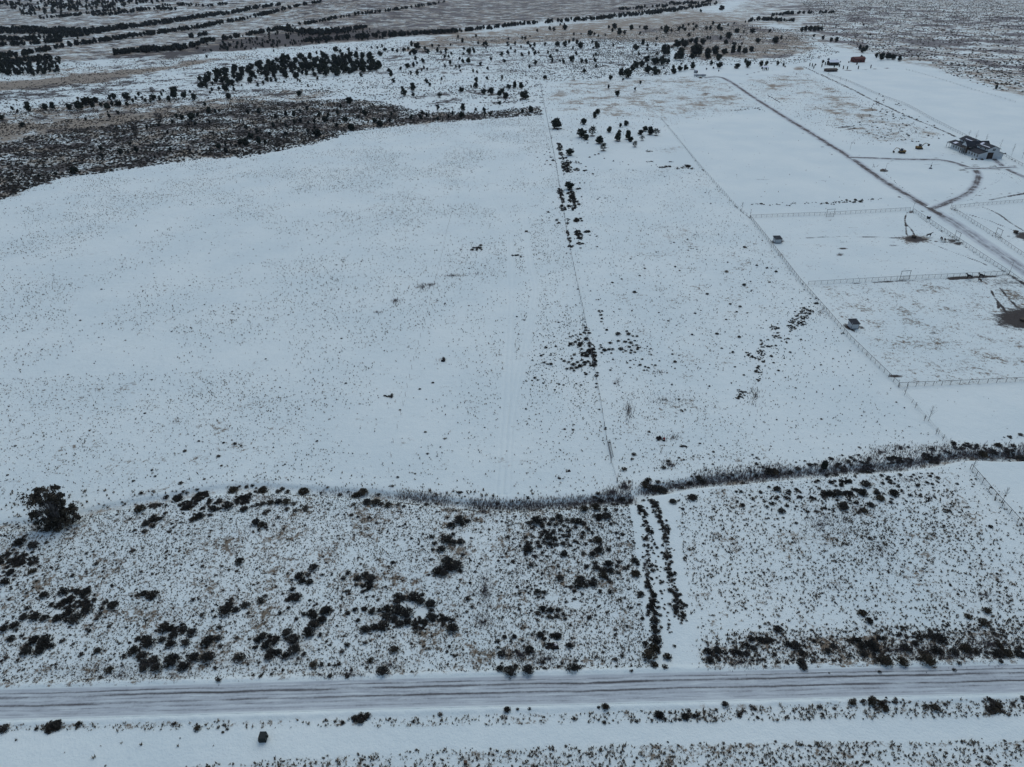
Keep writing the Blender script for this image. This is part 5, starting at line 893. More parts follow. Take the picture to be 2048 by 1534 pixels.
fence('wire_fence', [(1812,140),(1900,165),(1990,193),(2030,205)], 'faint wire fence on the far side of the highest snow field', h=1.2, sp=6, style='wire', r=.07)
fence('stake_line', [(904,424),(890,480),(872,560),(850,645),(832,705),(815,775),(802,830),(787,885),(778,945)], 'line of thin rusty stakes crossing the big left field', 'fence', h=1.35, sp=4.2, style='stake', r=.035)
fence('wire_fence', [(84,1341),(115,1340),(139,1340),(169,1340),(250,1338),(331,1334),(420,1331),(497,1328),(553,1325),(605,1324)], 'broken post fence at the foot of the brush left of the road', h=1.3, sp=5.5, style='wire', r=.05)
# gate frames
def gate(pa, pb, label, h=3.4):
    a, b = Pv(*pa), Pv(*pb); o = empty('gate_frame', (a+b)/2, label, 'gate', 'tall gate frames in the pipe fences'); c = (a+b)/2
    p0 = MB().bar((0,0,-.3), (0,0,h), .08, .08, 6).build('post', M['pipe'], o); p0.location = a-c
    p1 = bpy.data.objects.new('post', p0.data); COL.objects.link(p1); p1.parent = o; p1.location = b-c
    MB().bar(a-c+Vector((-.2,0,h)), b-c+Vector((.2,0,h)), .08, .08, 6).build('crossbar', M['pipe'], o)
    mb = MB(); n = 9
    for k in range(1, n): q = (a-c).lerp(b-c, k/n); mb.bar(q+Vector((0,0,.15)), q+Vector((0,0,1.35)), .02, .02, 3)
    mb.bar(a-c+Vector((0,0,1.35)), b-c+Vector((0,0,1.35)), .04, .04, 4); mb.bar(a-c+Vector((0,0,.15)), b-c+Vector((0,0,.15)), .04, .04, 4); mb.build('gate_panel', M['pipe'], o)
gate((1652,434), (1667,433), 'square gate frame in the fence above the upper paddock'); gate((1799,560), (1817,559), 'square gate frame in the fence between the paddocks'); gate((1908,477), (1917,483), 'gate frame by the brown bushes left of the driveway'); gate((1990,471), (2000,477), 'gate frame right of the driveway at the picture edge')
# light poles and bare saplings
def pole(px, py, h, label, arm=None, r=.06, mat='pipe', name='light_pole', cat='pole'):
    v = Pv(px, py); o = empty(name, v, label, cat); MB().bar((0,0,-.3), (0,0,h), r, r*.8, 6).build('pole', M[mat], o)
    if arm: MB().bar((0,0,h-.05), (arm,0,h), .05, .04, 5).build('arm', M[mat], o); MB().box(arm-.25, arm+.1, -.12, .12, h-.08, h+.06).build('lamp_head', M['grey'], o)
pole(2018,549,4.8,'lamp pole with a short left arm at the paddock corner',-1.0); pole(1825,421,3.4,'short pole with a small crossbar at the upper paddock corner',.5); pole(1901,417,3.0,'plain thin pole at the corner right of the driveway')
pole(1700,299,3.6,'thin pole with a right arm beside the driveway by the excavators',.9); pole(1771,340,3.6,'thin pole standing beside the snow covered rubble pile',.9)
pole(1235,962,2.2,'leaning grey post at the lower end of the middle wire fence',name='fence_end_post',mat='post')
def sapling(px, py, h, label, seed, w=.22, grp='bare young trees'):
    v = Pv(px, py); o = empty('bare_sapling', v, label, 'tree', grp); r = random.Random(seed); mb = MB().bar((0,0,-.1), (r.uniform(-.05,.05)*h,0,h), .055, .02, 5); mb.build('trunk', M['bark'], o)
    mb = MB()
    for k in range(22):
        z = h*(.25+.7*r.random()); a = r.random()*6.28; l = h*w*(1.15-z/h)*r.uniform(.6, 1.2); mb.bar((0,0,z), (math.cos(a)*l, math.sin(a)*l, z+l*1.3), .022, .008, 3)
    mb.build('crown', M['bark'], o)
for i, (px, py, h, lb) in enumerate([(1809,790,3.2,'short bare sapling below the paddock bottom fence corner'),(1857,842,4.6,'tall bare sapling alone in the plain snow at right'),(2003,1006,4.3,'bare sapling beside the pipe fence at right edge'),(1944,940,3.0,'bare sapling where the fence meets the ditch'),(1484,419,3.6,'bare sapling at the left end of the rock row'),(1500,434,3.6,'bare sapling at the corner of the upper paddock'),(1830,816,1.8,'tiny sapling on the wire line below the paddock'),(1848,842,1.8,'small sapling leaning on the wire line'),(1872,868,1.9,'small sapling on the lower wire line'),(1885,881,1.9,'lowest small sapling on the wire line'),
    (1950,282,6.5,'first bare poplar behind the barn'),(1969,290,6.5,'second bare poplar behind the barn'),(1998,302,7,'third bare poplar behind the barn'),(2023,311,7,'fourth bare poplar behind the barn'),(2044,317,7,'bare poplar at the right edge behind the barn'),(1937,273,4,'low bare bushy tree left behind the barn'),(1656,152,4,'small bare tree at the top of the long fence'),(1680,162,4,'second small bare tree by the long fence'),(1691,167,4,'third small bare tree by the long fence'),(1752,205,4,'bare tree where the long fence dips')]): sapling(px, py, h, lb, i, .3 if i < 16 else .35)
for i, (px, py) in enumerate([(1619,133),(1624,134),(1627,138),(1643,135),(1668,136),(1678,135),(1686,139),(1694,140),(1716,139),(1741,137),(1650,131)]):
    v = Pv(px, py); o = empty('young_conifer', v, '%s small planted conifer from the left along the far lane' % ordinal(sorted([1619,1624,1627,1643,1668,1678,1686,1694,1716,1741,1650]).index(px)), 'tree', 'small planted conifers by the far lane'); c = bpy.data.objects.new('crown', crown_me[4]); COL.objects.link(c); c.parent = o; c.scale = (2.0, 2.0, 3.4)
    tr = bpy.data.objects.new('trunk', trunk_me[0]); COL.objects.link(tr); tr.parent = o; tr.scale = (1.6, 1.6, 2.6)
# ------------------------------------------------------------------ the lone juniper by the ditch and the conifer on the ditch
def big_juniper():
    v = Pv(118, 1050); o = empty('juniper_tree', v, 'big lone juniper with bare grey inner branches at the left end of the ditch', 'tree'); r = np.random.RandomState(77)
    V = []; F = []; n0 = 0; lobes = []
    for k in range(84):                        # sprays at the ends of the limbs
        th = r.rand()*6.283; q = r.rand()**.6*4.0; z = 1.2+8.0*r.rand(); lim = 3.75*math.sqrt(max(.05, 1-((z-3.6)/6.4)**2)); q = min(q, lim); lobes.append((math.cos(th)*q, math.sin(th)*q*.9, z, .30+.55*r.rand()))
    for k in range(16): th = r.rand()*6.283; q = 1.2+2.4*r.rand(); lobes.append((math.cos(th)*q, math.sin(th)*q, .6+1.6*r.rand(), .8+.5*r.rand()))
    for k in range(10): lobes.append((-2.2+r.randn()*1.2, r.randn()*1.2, 4+r.rand()*4.5, 1.0+.4*r.rand()))
    lobes.append((4.0, .2, 2.3, .7)); lobes.append((4.6, 0, 2.0, .5))
    for i in range(9500):
        x, y, z, q = lobes[r.randint(len(lobes))]; d = r.randn(3); d /= np.linalg.norm(d); c = np.array([x, y, z])+d*q*r.rand()**.5; c[2] = max(c[2], .15)
        u = np.cross(d, r.randn(3)); u /= np.linalg.norm(u); w = np.cross(d, u)+d*.5; s = .08+.17*r.rand()**2
        V.append(np.array([c-u*s-w*s*.6, c+u*s-w*s*.7, c+u*s*.4+w*s, c-u*s*.7+w*s*.8])); F.append(np.array([[n0, n0+1, n0+2], [n0, n0+2, n0+3]])); n0 += 4
    cr = mesh_np('crown', np.concatenate(V), np.concatenate(F), M['juniper_big'], o); mb = MB(); rr_ = random.Random(4)
    mb.bar((0,0,-.3), (0,0,1.6), .5, .38, 8)
    for k in range(44):
        th = 6.283*k/44+rr_.random()*.3; q = rr_.uniform(.8, 3.4); z0 = rr_.uniform(.5, 1.8); mid = Vector((math.cos(th)*q*.5, math.sin(th)*q*.5, z0+rr_.uniform(1.2, 2.6))); end = Vector((math.cos(th)*q, math.sin(th)*q, rr_.uniform(4.5, 8.6))); mb.bar((0,0,z0), mid, .17, .10, 5); mb.bar(mid, end, .10, .03, 4)
        for j in range(16): a = mid.lerp(end, rr_.random()); b = a+Vector((rr_.gauss(0,.5), rr_.gauss(0,.5), rr_.uniform(.2, 1.1))); mb.bar(a, b, .035, .012, 3)
    mb.build('trunk', M['greybark'], o)
    LIT = (v.x, v.y); return v
M['juniper_big'] = plant_mat('juniper_foliage_big', (.028,.026,.018), (.085,.074,.054)); M['greybark'] = noisy('grey_bark', (.08,.074,.068), (.19,.178,.165), 8)
big_juniper()
v = Pv(1647, 939); o = empty('conifer', v, 'dark pointed conifer standing alone on the ditch bank at right', 'tree'); Vc, Fc = crown_T(909, 1500, 16, .085, False, .7); mesh_np('crown', Vc*np.array([2.2,2.2,2.7]), Fc, M['juniper'], o); MB().bar((0,0,-.1), (0,0,1.5), .12, .07, 6).build('trunk', M['bark'], o)
# ------------------------------------------------------------------ barn
def barn():
    A = Pv(1955.5, 318.5); B = Pv(2002, 317); ang = math.atan2(B.y-A.y, B.x-A.x)*.5
    o = empty('barn', (A.x, A.y, A.z), 'large white raised-centre barn with charcoal roofs and brown front door', 'barn', rz=ang)
    W_, Lg = (B.x-A.x), 27.0; n0, n1 = W_*.31, W_*.80; he, hm, hn, hp = 3.0, 4.2, 5.6, 7.1; nc = (n0+n1)/2
    w = MB(); w.prism([(0,0),(W_,0),(W_,he),(n1,hm-.25),(n1,hn),(nc,hp),(n0,hn),(n0,hm),(0,he)], 'y', 0, 10.8)
    w.prism([(.0,0),(W_,0),(W_,he),(n1,hm-.25),(n1,hn),(nc,hp),(n0,hn),(n0,hm),(0,he)], 'y', 15.6, Lg)
    w.prism([(2.6,0),(W_,0),(W_,he),(n1,hm-.25),(n1,hn),(n0,hn),(n0,hm),(2.6,he+.5)], 'y', 10.8, 15.6)
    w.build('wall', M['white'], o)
    r = MB(); t = .16
    for y0, y1 in ((-.4, 10.6), (15.8, Lg+.4)):
        r.slab([(-.5,y0,he-.05),(-.5,y1,he-.05),(n0,y1,hm+.15),(n0,y0,hm+.15)], t); r.slab([(W_+.5,y1,he-.05),(W_+.5,y0,he-.05),(n1,y0,hm-.08),(n1,y1,hm-.08)], t)
        r.slab([(n0-.45,y0,hn-.02),(n0-.45,y1,hn-.02),(nc,y1,hp+.2),(nc,y0,hp+.2)], t); r.slab([(n1+.45,y1,hn-.02),(n1+.45,y0,hn-.02),(nc,y0,hp+.2),(nc,y1,hp+.2)], t)
    # cross gable in the middle
    ym = 13.2; r.slab([(-1.4,10.2,4.7),(W_*.9,10.2,4.7),(W_*.9,ym,7.2),(-1.4,ym,7.2)], t); r.slab([(-1.4,ym,7.2),(W_*.9,ym,7.2),(W_*.9,16.2,4.7),(-1.4,16.2,4.7)], t)
    r.slab([(W_+.5,10.6,he-.02),(W_+.5,15.8,he-.02),(n1,15.8,hm-.05),(n1,10.6,hm-.05)][::-1], t)
    rf = r.build('roof', M['roof'], o)
    s = MB(); e = .05
    def onl(f): return (n0-.45+(nc-n0+.45)*f, hn+.02+(hp-hn+.18)*f)
    for y0, y1, f0, f1 in ((.8, 9.4, .32, .42), (8.4, 10.2, .45, .85), (16.8, Lg-3.5, .32, .43)):
        (xa, za), (xb, zb) = onl(f0), onl(f1); s.slab([(xa,y0,za+e),(xa,y1,za+e),(xb,y1,zb+e),(xb,y0,zb+e)], .04)
    s.slab([(.2,Lg-3.2,he+.32),(.2,Lg-.6,he+.32),(2.0,Lg-.6,he+.95),(2.0,Lg-3.2,he+.95)], .04)
    s.build('roof_snow', M['snowcap'], rf)
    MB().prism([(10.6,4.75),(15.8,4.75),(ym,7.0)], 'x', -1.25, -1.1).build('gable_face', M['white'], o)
    # porch and timber front of the middle bay
    pb = MB(); 
    for y in (10.5, 12.3, 14.1, 15.9): pb.bar((-1.2,y,0), (-1.2,y,4.7), .14, .14, 6)
    pb.box(-1.3, -1.1, 10.4, 16.0, 3.4, 3.7); pb.build('porch_post', M['wood'], o); MB().box(2.50, 2.58, 10.9, 15.5, .02, 3.4).build('porch_wall', M['brown'], o)
    # doors and windows
    d = MB().box(W_*.34, W_*.34+3.4, -.05, .03, 0, 3.5).build('door', M['door'], o); MB().box(W_*.34-.14, W_*.34+3.54, -.035, .03, 3.5, 3.66).build('frame', M['roof'], d)
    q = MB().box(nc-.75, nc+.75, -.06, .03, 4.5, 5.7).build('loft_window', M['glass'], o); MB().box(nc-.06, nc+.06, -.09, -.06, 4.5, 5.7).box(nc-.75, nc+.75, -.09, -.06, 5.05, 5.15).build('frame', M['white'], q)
    p0 = None
    for y in (1.3, 3.8, 6.3, 8.9, 17.0, 19.4, 21.8, 24.2):
        if p0 is None:
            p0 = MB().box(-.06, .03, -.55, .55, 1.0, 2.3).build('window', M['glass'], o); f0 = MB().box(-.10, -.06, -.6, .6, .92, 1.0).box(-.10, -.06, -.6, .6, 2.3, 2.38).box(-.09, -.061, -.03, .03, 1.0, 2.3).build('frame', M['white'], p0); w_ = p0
        else:
            w_ = bpy.data.objects.new('window', p0.data); COL.objects.link(w_); w_.parent = o; f_ = bpy.data.objects.new('frame', f0.data); COL.objects.link(f_); f_.parent = w_
        w_.location = (0, y, 0)
    c0 = MB().box(-.05, .03, -.6, .6, 0, .65).build('clerestory_window', M['glass'], o); c0.location = (n0, 2.6, 4.6)
    for y in (6.8, 18.6, 23.4): c = bpy.data.objects.new('clerestory_window', c0.data); COL.objects.link(c); c.parent = o; c.location = (n0, y, 4.6)
    # lean-to porch at the far end
    pe = MB(); pe.slab([(-.5,Lg+.4,he),(W_*.3,Lg+.4,hm),(W_*.3,Lg+4,hm-.1),(-.5,Lg+4,he-.2)][::-1], .15); pe.build('end_porch_roof', M['roof'], o)
    pp = MB().bar((-.3,Lg+3.8,0), (-.3,Lg+3.8,he-.2), .15, .15, 6).bar((-.3,Lg+1.2,0), (-.3,Lg+1.2,he-.1), .15, .15, 6).bar((-.3,Lg+1.2,2.3), (-.3,Lg+3.8,2.3), .12, .12, 5); pp.build('end_porch_post', M['white'], o)
barn()
for i, (px, py, r_) in enumerate([(1944.5,319.3,.7),(1952,319.3,.75),(1964,319.6,.85),(2010,308,.7)]):
    v = Pv(px, py); mb = MB(); V, F = lump(np.random.RandomState(i), 8, 4, .2, r_, r_*.9); ob = mesh_np('round_shrub', V, F, M['sage'], None); ob.location = v; tag(ob, ['leftmost round dark bush before the barn corner','middle round dark bush before the barn corner','right round dark bush before the barn front','lone dark bush right of the barn'][i], 'bush', 'round bushes by the barn')
# horse sheds
def shed(px, py, w, d, h, rz, label):
    v = Pv(px, py); o = empty('horse_shed', v, label, 'shed', 'small white horse sheds', rz)
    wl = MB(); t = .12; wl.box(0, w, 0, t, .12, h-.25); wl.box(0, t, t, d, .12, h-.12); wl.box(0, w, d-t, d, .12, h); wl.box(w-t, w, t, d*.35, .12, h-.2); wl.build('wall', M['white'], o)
    MB().slab([(-.25,-.25,h-.22),(w+.25,-.25,h-.22),(w+.25,d+.25,h+.22),(-.25,d+.25,h+.22)], .14).build('roof', M['roof'], o)
    MB().box(-.05,.02,-.06,.0,0,h-.3).box(w-.02,w+.05,-.06,0,0,h-.3).box(-.05,w+.05,-.05,.04,-.05,.12).build('trim', M['roof'], o)
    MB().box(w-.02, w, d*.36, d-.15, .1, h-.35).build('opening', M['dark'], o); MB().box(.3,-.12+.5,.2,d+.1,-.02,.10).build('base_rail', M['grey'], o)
shed(1702.2, 658.5, 2.25, 2.5, 2.1, .08, 'white horse shed with dark roof in the lower paddock'); shed(1550, 486.5, 2.5, 2.6, 2.0, .06, 'white horse shed with dark roof in the upper paddock')
# excavators
def excavator(px, py, rz, label, fold):
    v = Pv(px, py); o = empty('excavator', v, label, 'excavator', 'two tracked excavators parked on the snow', rz, 1.0)
    t0 = MB().prism([(-1.7,.15),(-1.4,0),(1.4,0),(1.7,.15),(1.8,.45),(1.5,.75),(-1.5,.75),(-1.8,.45)], 'y', -.28, .28).build('track', M['track'], o); t0.location = (0, -1.0, 0); t1 = bpy.data.objects.new('track', t0.data); COL.objects.link(t1); t1.parent = o; t1.location = (0, 1.0, 0)
    MB().box(-.9, .9, -.7, .7, .35, .8).build('undercarriage', M['track'], o); MB().prism([(-1.9,.8),(1.2,.8),(1.2,1.3),(-.2,1.6),(-1.8,1.75),(-2.0,1.4)], 'y', -1.15, 1.15).build('body', M['yellow'], o)
    cb = MB().box(.0, 1.25, .2, 1.15, 1.4, 2.7).build('cab', M['blue'], o); MB().box(-.05, 1.3, .15, 1.2, 2.7, 2.8).build('cab_roof', M['grey'], cb)
    e = (3.2, -.2, 3.4) if fold == 0 else (3.6, -.2, 2.9); k = (5.4, -.2, 2.8) if fold == 0 else (4.9, -.2, 1.2)
    MB().bar((1.0,-.2,1.3), (1.9,-.2,2.6), .22, .22, 6).bar((1.9,-.2,2.6), e, .22, .17, 6).build('boom', M['yellow'], o); MB().bar(e, k, .17, .13, 6).build('stick', M['yellow'], o)
    b = (k[0]+(.1 if fold == 0 else -.3), -.2, k[2]-.2); MB().prism([(b[0]-.5,b[2]),(b[0]+.4,b[2]+.15),(b[0]+.35,b[2]-.7),(b[0]-.1,b[2]-1.0),(b[0]-.6,b[2]-.6)], 'y', -.65, .25).build('bucket', M['track'], o)
excavator(1803, 306, math.radians(176), 'orange-yellow excavator facing left on the snow left of the barn', 1); excavator(1838, 298, math.radians(8), 'yellow excavator with arm stretched right toward the barn', 0)
# post with wide bar in the round field, rubble pile, feeder tubs
v = Pv(1861, 337); o = empty('sprinkler_post', v, 'dark post on a round base with a wide thin crossbar in the round snow field', 'post')
MB().bar((0,0,0), (0,0,.35), .9, .8, 10).build('base', M['blue'], o); MB().bar((0,0,.3), (0,0,2.0), .22, .14, 7).bar((0,0,1.3), (0,0,1.7), .35, .35, 8).bar((0,0,2.0), (0,0,3.4), .06, .05, 5).build('post', M['box'], o); MB().bar((-4.2,0,2.3), (-1.5,0,2.0), .04, .04, 4).bar((-1.5,0,2.0), (1.8,0,2.0), .04, .04, 4).bar((1.8,0,2.0), (4.6,0,2.4), .04, .04, 4).build('crossbar', M['grey'], o)
def pile(name, px, py, w, d, h, mat, label, cat, seed, snow=None, n=9, sh=None):
    v = Pv(px, py); o = empty(name, v, label, cat); r = np.random.RandomState(seed); V = []; F = []; n0 = 0
    for k in range(n):
        a, b = lump(r, 6, 3, .35, 1, .8); s = .22+.35*r.rand(); a = a*np.array([w*s*.6, d*s*.7, h*(.4+.6*r.rand())])+np.array([(r.rand()-.5)*w*.75, (r.rand()-.5)*d*.7, 0]); V.append(a); F.append(b+n0); n0 += len(a)
    mesh_np('heap', np.concatenate(V), np.concatenate(F), M[mat], o)
    if sh:
        mb = MB(); rr_ = random.Random(seed)
        for k in range(sh): a = Vector((rr_.uniform(-w*.5, w*.5), rr_.uniform(-d*.4, d*.4), .1)); mb.bar(a, a+Vector((rr_.uniform(-w*.4, w*.4), rr_.uniform(-d*.3, d*.3), rr_.uniform(.1, h))), .07, .05, 4)
        mb.build('sticks', M['debris' if mat != 'straw' else 'wood'], o)
    if snow:
        V, F = lump(r, 8, 4, .15, 1, .5); mesh_np('snow_patch', V*np.array([w*.22, d*.25, h*.5])+np.array([snow[0], snow[1], h*.45]), F, M['snowcap'], o)
    return o
pile('rubble_pile', 1767, 342, 3.6, 3.0, 1.2, 'straw', 'tan rubble pile dusted with snow at the head of the loop drive', 'pile', 5, (.2,0), 10, 5)
pile('debris_pile', 1321, 879, 2.0, 1.6, .8, 'debris', 'black debris pile with a leaning white stick and a red tub', 'pile', 6, None, 8, 4)
v = Pv(1321, 879); o = empty('bucket', v+Vector((.75,-.35,.45)), 'small red tub lying on the black debris pile', 'tub'); MB().bar((0,0,0), (0,-.2,.3), .24, .28, 9).build('tub', M['redtub'], o)
o = empty('dead_stem', v+Vector((-.15,.5,.35)), 'dark round bale-like knob at the top of the debris pile', 'stump'); V, F = lump(np.random.RandomState(3), 8, 4, .15, .32, .45); mesh_np('knob', V, F, M['debris'], o)
o = empty('stick', v+Vector((0,-.3,.1)), 'white leaning stick in front of the debris pile', 'stick'); MB().bar((-.1,-.5,0), (.35,.1,.9), .05, .04, 5).build('rod', M['grey'], o)
pile('log', 1371, 893, 2.3, .8, .45, 'rock', 'low dark log lying on the snow right of the debris pile', 'log', 8, None, 7, 2)
pile('brush_heap', 1030+73, 1293, 1.9, 1.2, .6, 'debris', 'torn black rubbish heap with a snow patch on it', 'heap', 9, (.6,.1), 12, 5)
pile('brush_heap', 1071, 1113, 1.4, .8, .4, 'debris', 'small black scrap of rubbish left of the round bush', 'heap', 10, None, 6, 2)
pile('fallen_brush', 886, 722, 1.3, 1.0, .9, 'debris', 'dark burnt stump in the middle of the big left field', 'stump', 12, None, 7, 3)
v = Pv(886, 722); o = empty('stump_bush', v+Vector((.15,.75,.3)), 'dark ragged branch top just behind the burnt stump', 'branch'); V, F = shrub_T(5, 60); mesh_np('twigs', V*.55, F, M['sage'], o)
for k, (px, py) in enumerate([(872.5,722),(878.5,722)]): o = empty('survey_stake', Pv(px, py), ['left thin red stake beside the burnt stump','right thin red stake beside the burnt stump'][k], 'stake'); MB().bar((0,0,-.1), (0,0,1.1), .035, .03, 4).bar((-.3,0,.35), (.3,0,.38), .03, .03, 4).build('rod', M['stake'], o)
pile('log', 925, 993, .1, .1, .05, 'debris', 'tiny dark stick on the snow above the ditch', 'stick', 13, None, 3, 2)
pile('burnt_bush', 1136, 942, 1.2, .7, .4, 'debris', 'small black burnt bush on the snow above the ditch', 'bush', 14, None, 7, 2); pile('log', 1120, 957, .9, .9, .4, 'debris', 'black scrap beside the small tufts above the ditch', 'scrap', 15, None, 5, 2); pile('log', 923, 985, 1.0, .4, .45, 'rock', 'small brown rounded rock above the ditch', 'rock', 16, None, 5)
# weathered leaning panel by the middle fence
a = Pv(1215, 884); b = Pv(1222, 918); o = empty('slatted_hurdle', a, 'grey leaning slatted panel on the middle wire fence', 'panel'); d_ = b-a; mb = MB()
for k in range(16): q = d_*(k/15.); mb.bar(q+Vector((-.1,0,0)), q+Vector((.55,0,.75)), .05, .04, 4)
mb.bar(Vector((.1,0,.3)), d_+Vector((.1,0,.3)), .05, .05, 4); mb.bar(Vector((.5,0,.72)), d_+Vector((.5,0,.72)), .05, .05, 4); mb.build('slats', M['greybark'], o)
# hay feeder, trough, boxes
def tub(px, py, r_, h, label, mat, name='feed_tub', cat='feeder'):
    o = empty(name, Pv(px, py), label, cat); MB().bar((0,0,0), (0,0,h), r_, r_*1.08, 10).build('tub', M[mat], o); MB().bar((0,0,h), (0,0,h+.12), r_*.8, r_*.5, 8).build('hay', M['sage_tan'] if mat != 'box' else M['snowcap'], o)
tub(1827.5, 475, .9, .8, 'brown round feeder in the muddy patch of the upper paddock', 'brown'); tub(1857, 437, .75, 1.0, 'dark round trough beside the driveway fence', 'box', 'trough', 'trough'); tub(2031, 466, .85, 1.0, 'brown feeder by the mud patch at right edge', 'brown'); tub(2046, 641, .9, .6, 'feeder in the middle of the big mud patch', 'brown')
v = Pv(527, 1479); o = empty('utility_box', v, 'dark green utility box alone on the snow below the road', 'utility box', None, .03)
MB().prism([(-.52,0),(.52,0),(.60,.5),(.50,1.05),(-.46,1.05),(-.6,.5)], 'y', -.5, .5).build('cabinet', M['box'], o); MB().slab([(-.50,-.54,1.10),(.52,-.54,1.10),(.48,.56,1.14),(-.46,.56,1.14)], .05).build('lid', M['box'], o); MB().box(.58, .80, -.05, .2, .55, .75).build('bracket', M['box'], o)
v = Pv(931, 1527); o = empty('marker_post', v, 'small brown wooden stump at the bottom edge', 'stump'); MB().box(-.25,.25,-.2,.2,0,.5).build('block', M['wood'], o); MB().box(-.2,.2,-.22,-.2,.1,.4).build('face', M['brown'], o)
# ------------------------------------------------------------------ distant buildings
def house(px, py, w, d, h, wall, label, rz=0, rh=1.6, roofmat='snowcap', name='house'):
    o = empty(name, Pv(px, py), label, 'house', None, rz); wl = MB().prism([(0,0),(d,0),(d,h),(d/2,h+rh),(0,h)], 'x', -w/2, w/2).build('wall', M[wall], o)
    r = MB(); r.slab([(-w/2-.4,-.5,h-.15),(w/2+.4,-.5,h-.15),(w/2+.4,d/2,h+rh+.12),(-w/2-.4,d/2,h+rh+.12)], .2); r.slab([(-w/2-.4,d/2,h+rh+.12),(w/2+.4,d/2,h+rh+.12),(w/2+.4,d+.5,h-.15),(-w/2-.4,d+.5,h-.15)], .2); r.build('roof', M[roofmat], o)
    p0 = None
    for k in range(4):
        x = -w/2+w*(k+.5)/4
        if p0 is None: p0 = MB().box(-.5,.5,-.06,.02,1.0,2.1).build('window', M['glass'], o); q = p0
        else: q = bpy.data.objects.new('window', p0.data); COL.objects.link(q); q.parent = o
        q.location = (x, 0, 0)
    MB().box(w*.08-.5, w*.08+.5, -.07, .02, 0, 2.1).build('door', M['dark'], o)
house(1668, 131, 10, 7, 3.4, 'dark', 'dark low house with snowy roof among the distant trees', .05); house(1719, 125, 13, 7, 4.2, 'red', 'long red building beside the dark row of trees', .25, 1.2, 'red'); house(1664, 143.5, 11, 6, 2.0, 'brown', 'low brown shed at the corner of the far lane', .1, .8, 'brown', 'shed')
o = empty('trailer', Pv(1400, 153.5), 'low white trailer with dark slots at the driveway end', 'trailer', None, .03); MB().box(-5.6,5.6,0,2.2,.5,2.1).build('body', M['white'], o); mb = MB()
for k in range(9): mb.box(-5.2+k*1.18, -4.6+k*1.18, -.05, .02, .9, 1.8)
mb.build('slots', M['dark'], o); MB().bar((-3,.2,.35), (-3,2,.35), .35, .35, 8).bar((3,.2,.35), (3,2,.35), .35, .35, 8).build('wheel', M['dark'], o)
o = empty('grain_tank', Pv(1391, 146), 'round grey tank with dark side above the white trailer', 'tank'); MB().bar((0,0,0), (0,0,2.6), 1.7, 1.7, 12).build('tank', M['grey'], o); MB().bar((0,0,2.6), (0,0,3.3), 1.7, .3, 12).build('lid', M['snowcap'], o); MB().box(.6,1.75,-1.6,-1.0,.2,2.2).build('door', M['dark'], o)
o = empty('brown_heap_hut', Pv(1401, 156), 'small brown heap in front of the white trailer', 'heap'); V, F = lump(np.random.RandomState(8), 8, 3, .2, 2.0, 1.0); mesh_np('heap', V, F, M['wood'], o)
o = empty('animal_shelter', Pv(1530, 140.5), 'dark open shelter on stilts between two distant junipers', 'shelter'); MB().slab([(-3,-1.5,3.0),(3,-1.5,3.0),(3,2,3.6),(-3,2,3.6)], .3).build('roof', M['snowcap'], o); mb = MB()
for x in (-2.6,-1.2,1.2,2.6): mb.bar((x,-1.2,0), (x,-1.2,2.8), .3, .3, 5)
mb.build('leg', M['dark'], o)
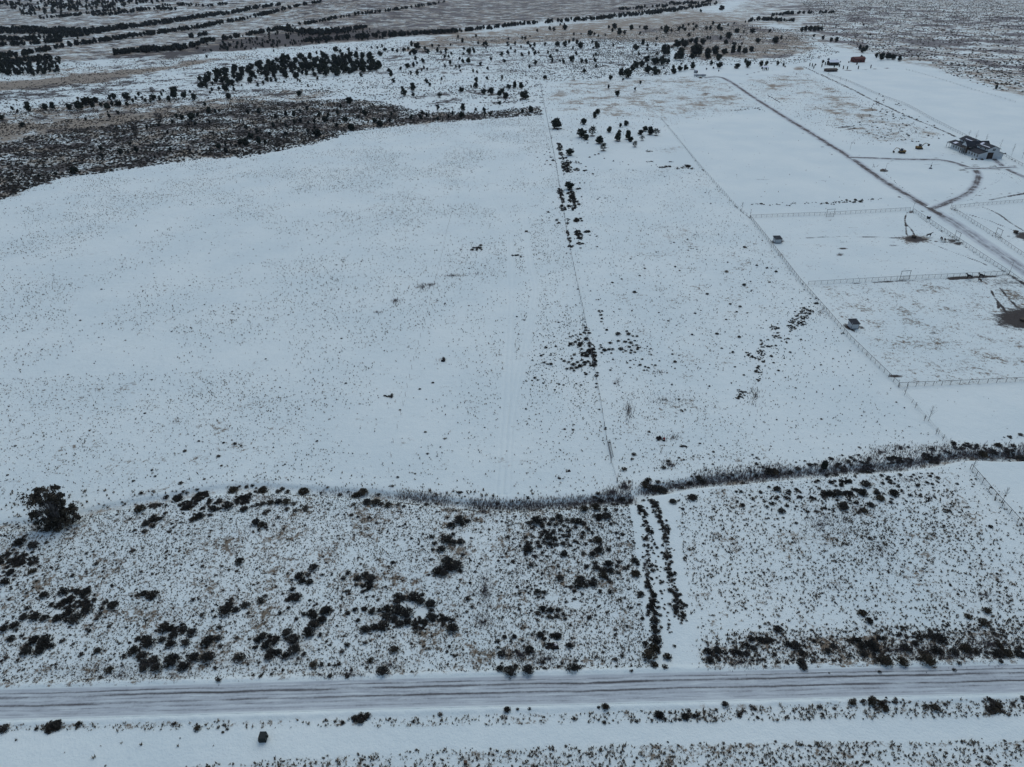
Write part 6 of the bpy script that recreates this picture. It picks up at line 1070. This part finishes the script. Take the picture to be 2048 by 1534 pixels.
# ------------------------------------------------------------------ horses
def horse(px, py, rz, label, mat='black', head='up', s=1.0):
    """one continuous skin over a jointed skeleton: barrel, neck, head, four legs, tail"""
    v = Pv(px, py); o = empty('horse', v, label, 'horse', 'dark horses in the paddocks', rz, s)
    Vs = [(-.62,0,1.30,.27,.30),(-.25,0,1.24,.29,.33),(.15,0,1.22,.28,.33),(.52,0,1.30,.25,.31)]
    Ed = [(0,1),(1,2),(2,3)]
    def add(p, r, par): Vs.append((*p, r, r)); Ed.append((par, len(Vs)-1)); return len(Vs)-1
    if head == 'up': n1 = add((.82,0,1.58), .17, 3); n2 = add((1.02,0,1.86), .125, n1); hd = add((1.22,0,1.88), .12, n2); mz = add((1.52,0,1.66), .075, hd)
    else: n1 = add((.90,0,1.22), .17, 3); n2 = add((1.18,0,.86), .12, n1); hd = add((1.30,0,.62), .115, n2); mz = add((1.36,0,.26), .075, hd)
    for sd in (-1, 1):
        a = add((.55,sd*.15,.98), .12, 3); b = add((.57,sd*.16,.58), .07, a); c = add((.55,sd*.16,.20), .045, b); add((.60,sd*.16,.04), .06, c)
        a = add((-.66,sd*.16,1.00), .17, 0); b = add((-.52,sd*.17,.78), .11, a); c = add((-.80,sd*.17,.52), .065, b); d = add((-.74,sd*.17,.18), .045, c); add((-.70,sd*.17,.04), .06, d)
    me = bpy.data.meshes.new('body'); me.from_pydata([q[:3] for q in Vs], Ed, []); b = bpy.data.objects.new('body', me); COL.objects.link(b); b.parent = o; me.materials.append(M[mat])
    sk = b.modifiers.new('skin', 'SKIN'); 
    for i, q in enumerate(Vs): me.skin_vertices[0].data[i].radius = (q[3], q[4])
    me.skin_vertices[0].data[0].use_root = True; ss = b.modifiers.new('sub', 'SUBSURF'); ss.levels = 2; ss.render_levels = 2
    MB().bar((-.86,0,1.36), (-1.02,0,1.0), .08, .10, 6).bar((-1.02,0,1.0), (-1.0,0,.5), .10, .04, 6).build('tail', M['black'], o)
    hx, hz = (1.08,1.98) if head == 'up' else (1.22,.80)
    MB().bar((hx,-.07,hz), (hx-.02,-.09,hz+.16), .04, .01, 4).bar((hx,.07,hz), (hx-.02,.09,hz+.16), .04, .01, 4).build('ears', M[mat], o)
    MB().bar((.62,0,1.58), (1.0,0,2.0) if head == 'up' else (1.15,0,1.0), .05, .05, 5).build('mane', M['black'], o)
horse(1857, 474, 0.0, 'black horse walking right near the mud patch of the upper paddock'); horse(1882, 481, 1.35, 'dark horse seen end on near the driveway gate', 'bay', 's'); horse(1889, 482.5, -1.8, 'small brown horse facing camera beside the gate', 'bay', 'down', .85)
horse(1937, 558, math.pi-.1, 'dark horse standing left by the dividing fence', 'black', 'up', 1.1); horse(1961, 556.5, math.pi, 'black horse behind the fence corner facing left', 'black', 'up', 1.1); horse(1958.5, 564, -1.5, 'brown foal facing camera in the mud below the fence', 'bay', 'down', .85)
# ------------------------------------------------------------------ haze over the whole land
hm = bpy.data.materials.new('haze_air'); hm.use_nodes = True; hm.node_tree.nodes.clear()
ho = hm.node_tree.nodes.new('ShaderNodeOutputMaterial'); hv = hm.node_tree.nodes.new('ShaderNodeVolumePrincipled')
hv.inputs['Color'].default_value = (.80,.90,1,1); hv.inputs['Density'].default_value = 0.00003; hv.inputs['Anisotropy'].default_value = 0.2
hm.node_tree.links.new(hv.outputs[0], ho.inputs['Volume'])
tag(MB().box(-22000, 22000, -1000, 40000, -12, 160).build('haze', hm), 'thin cold haze over the whole snowy plain', 'haze', kind='stuff')
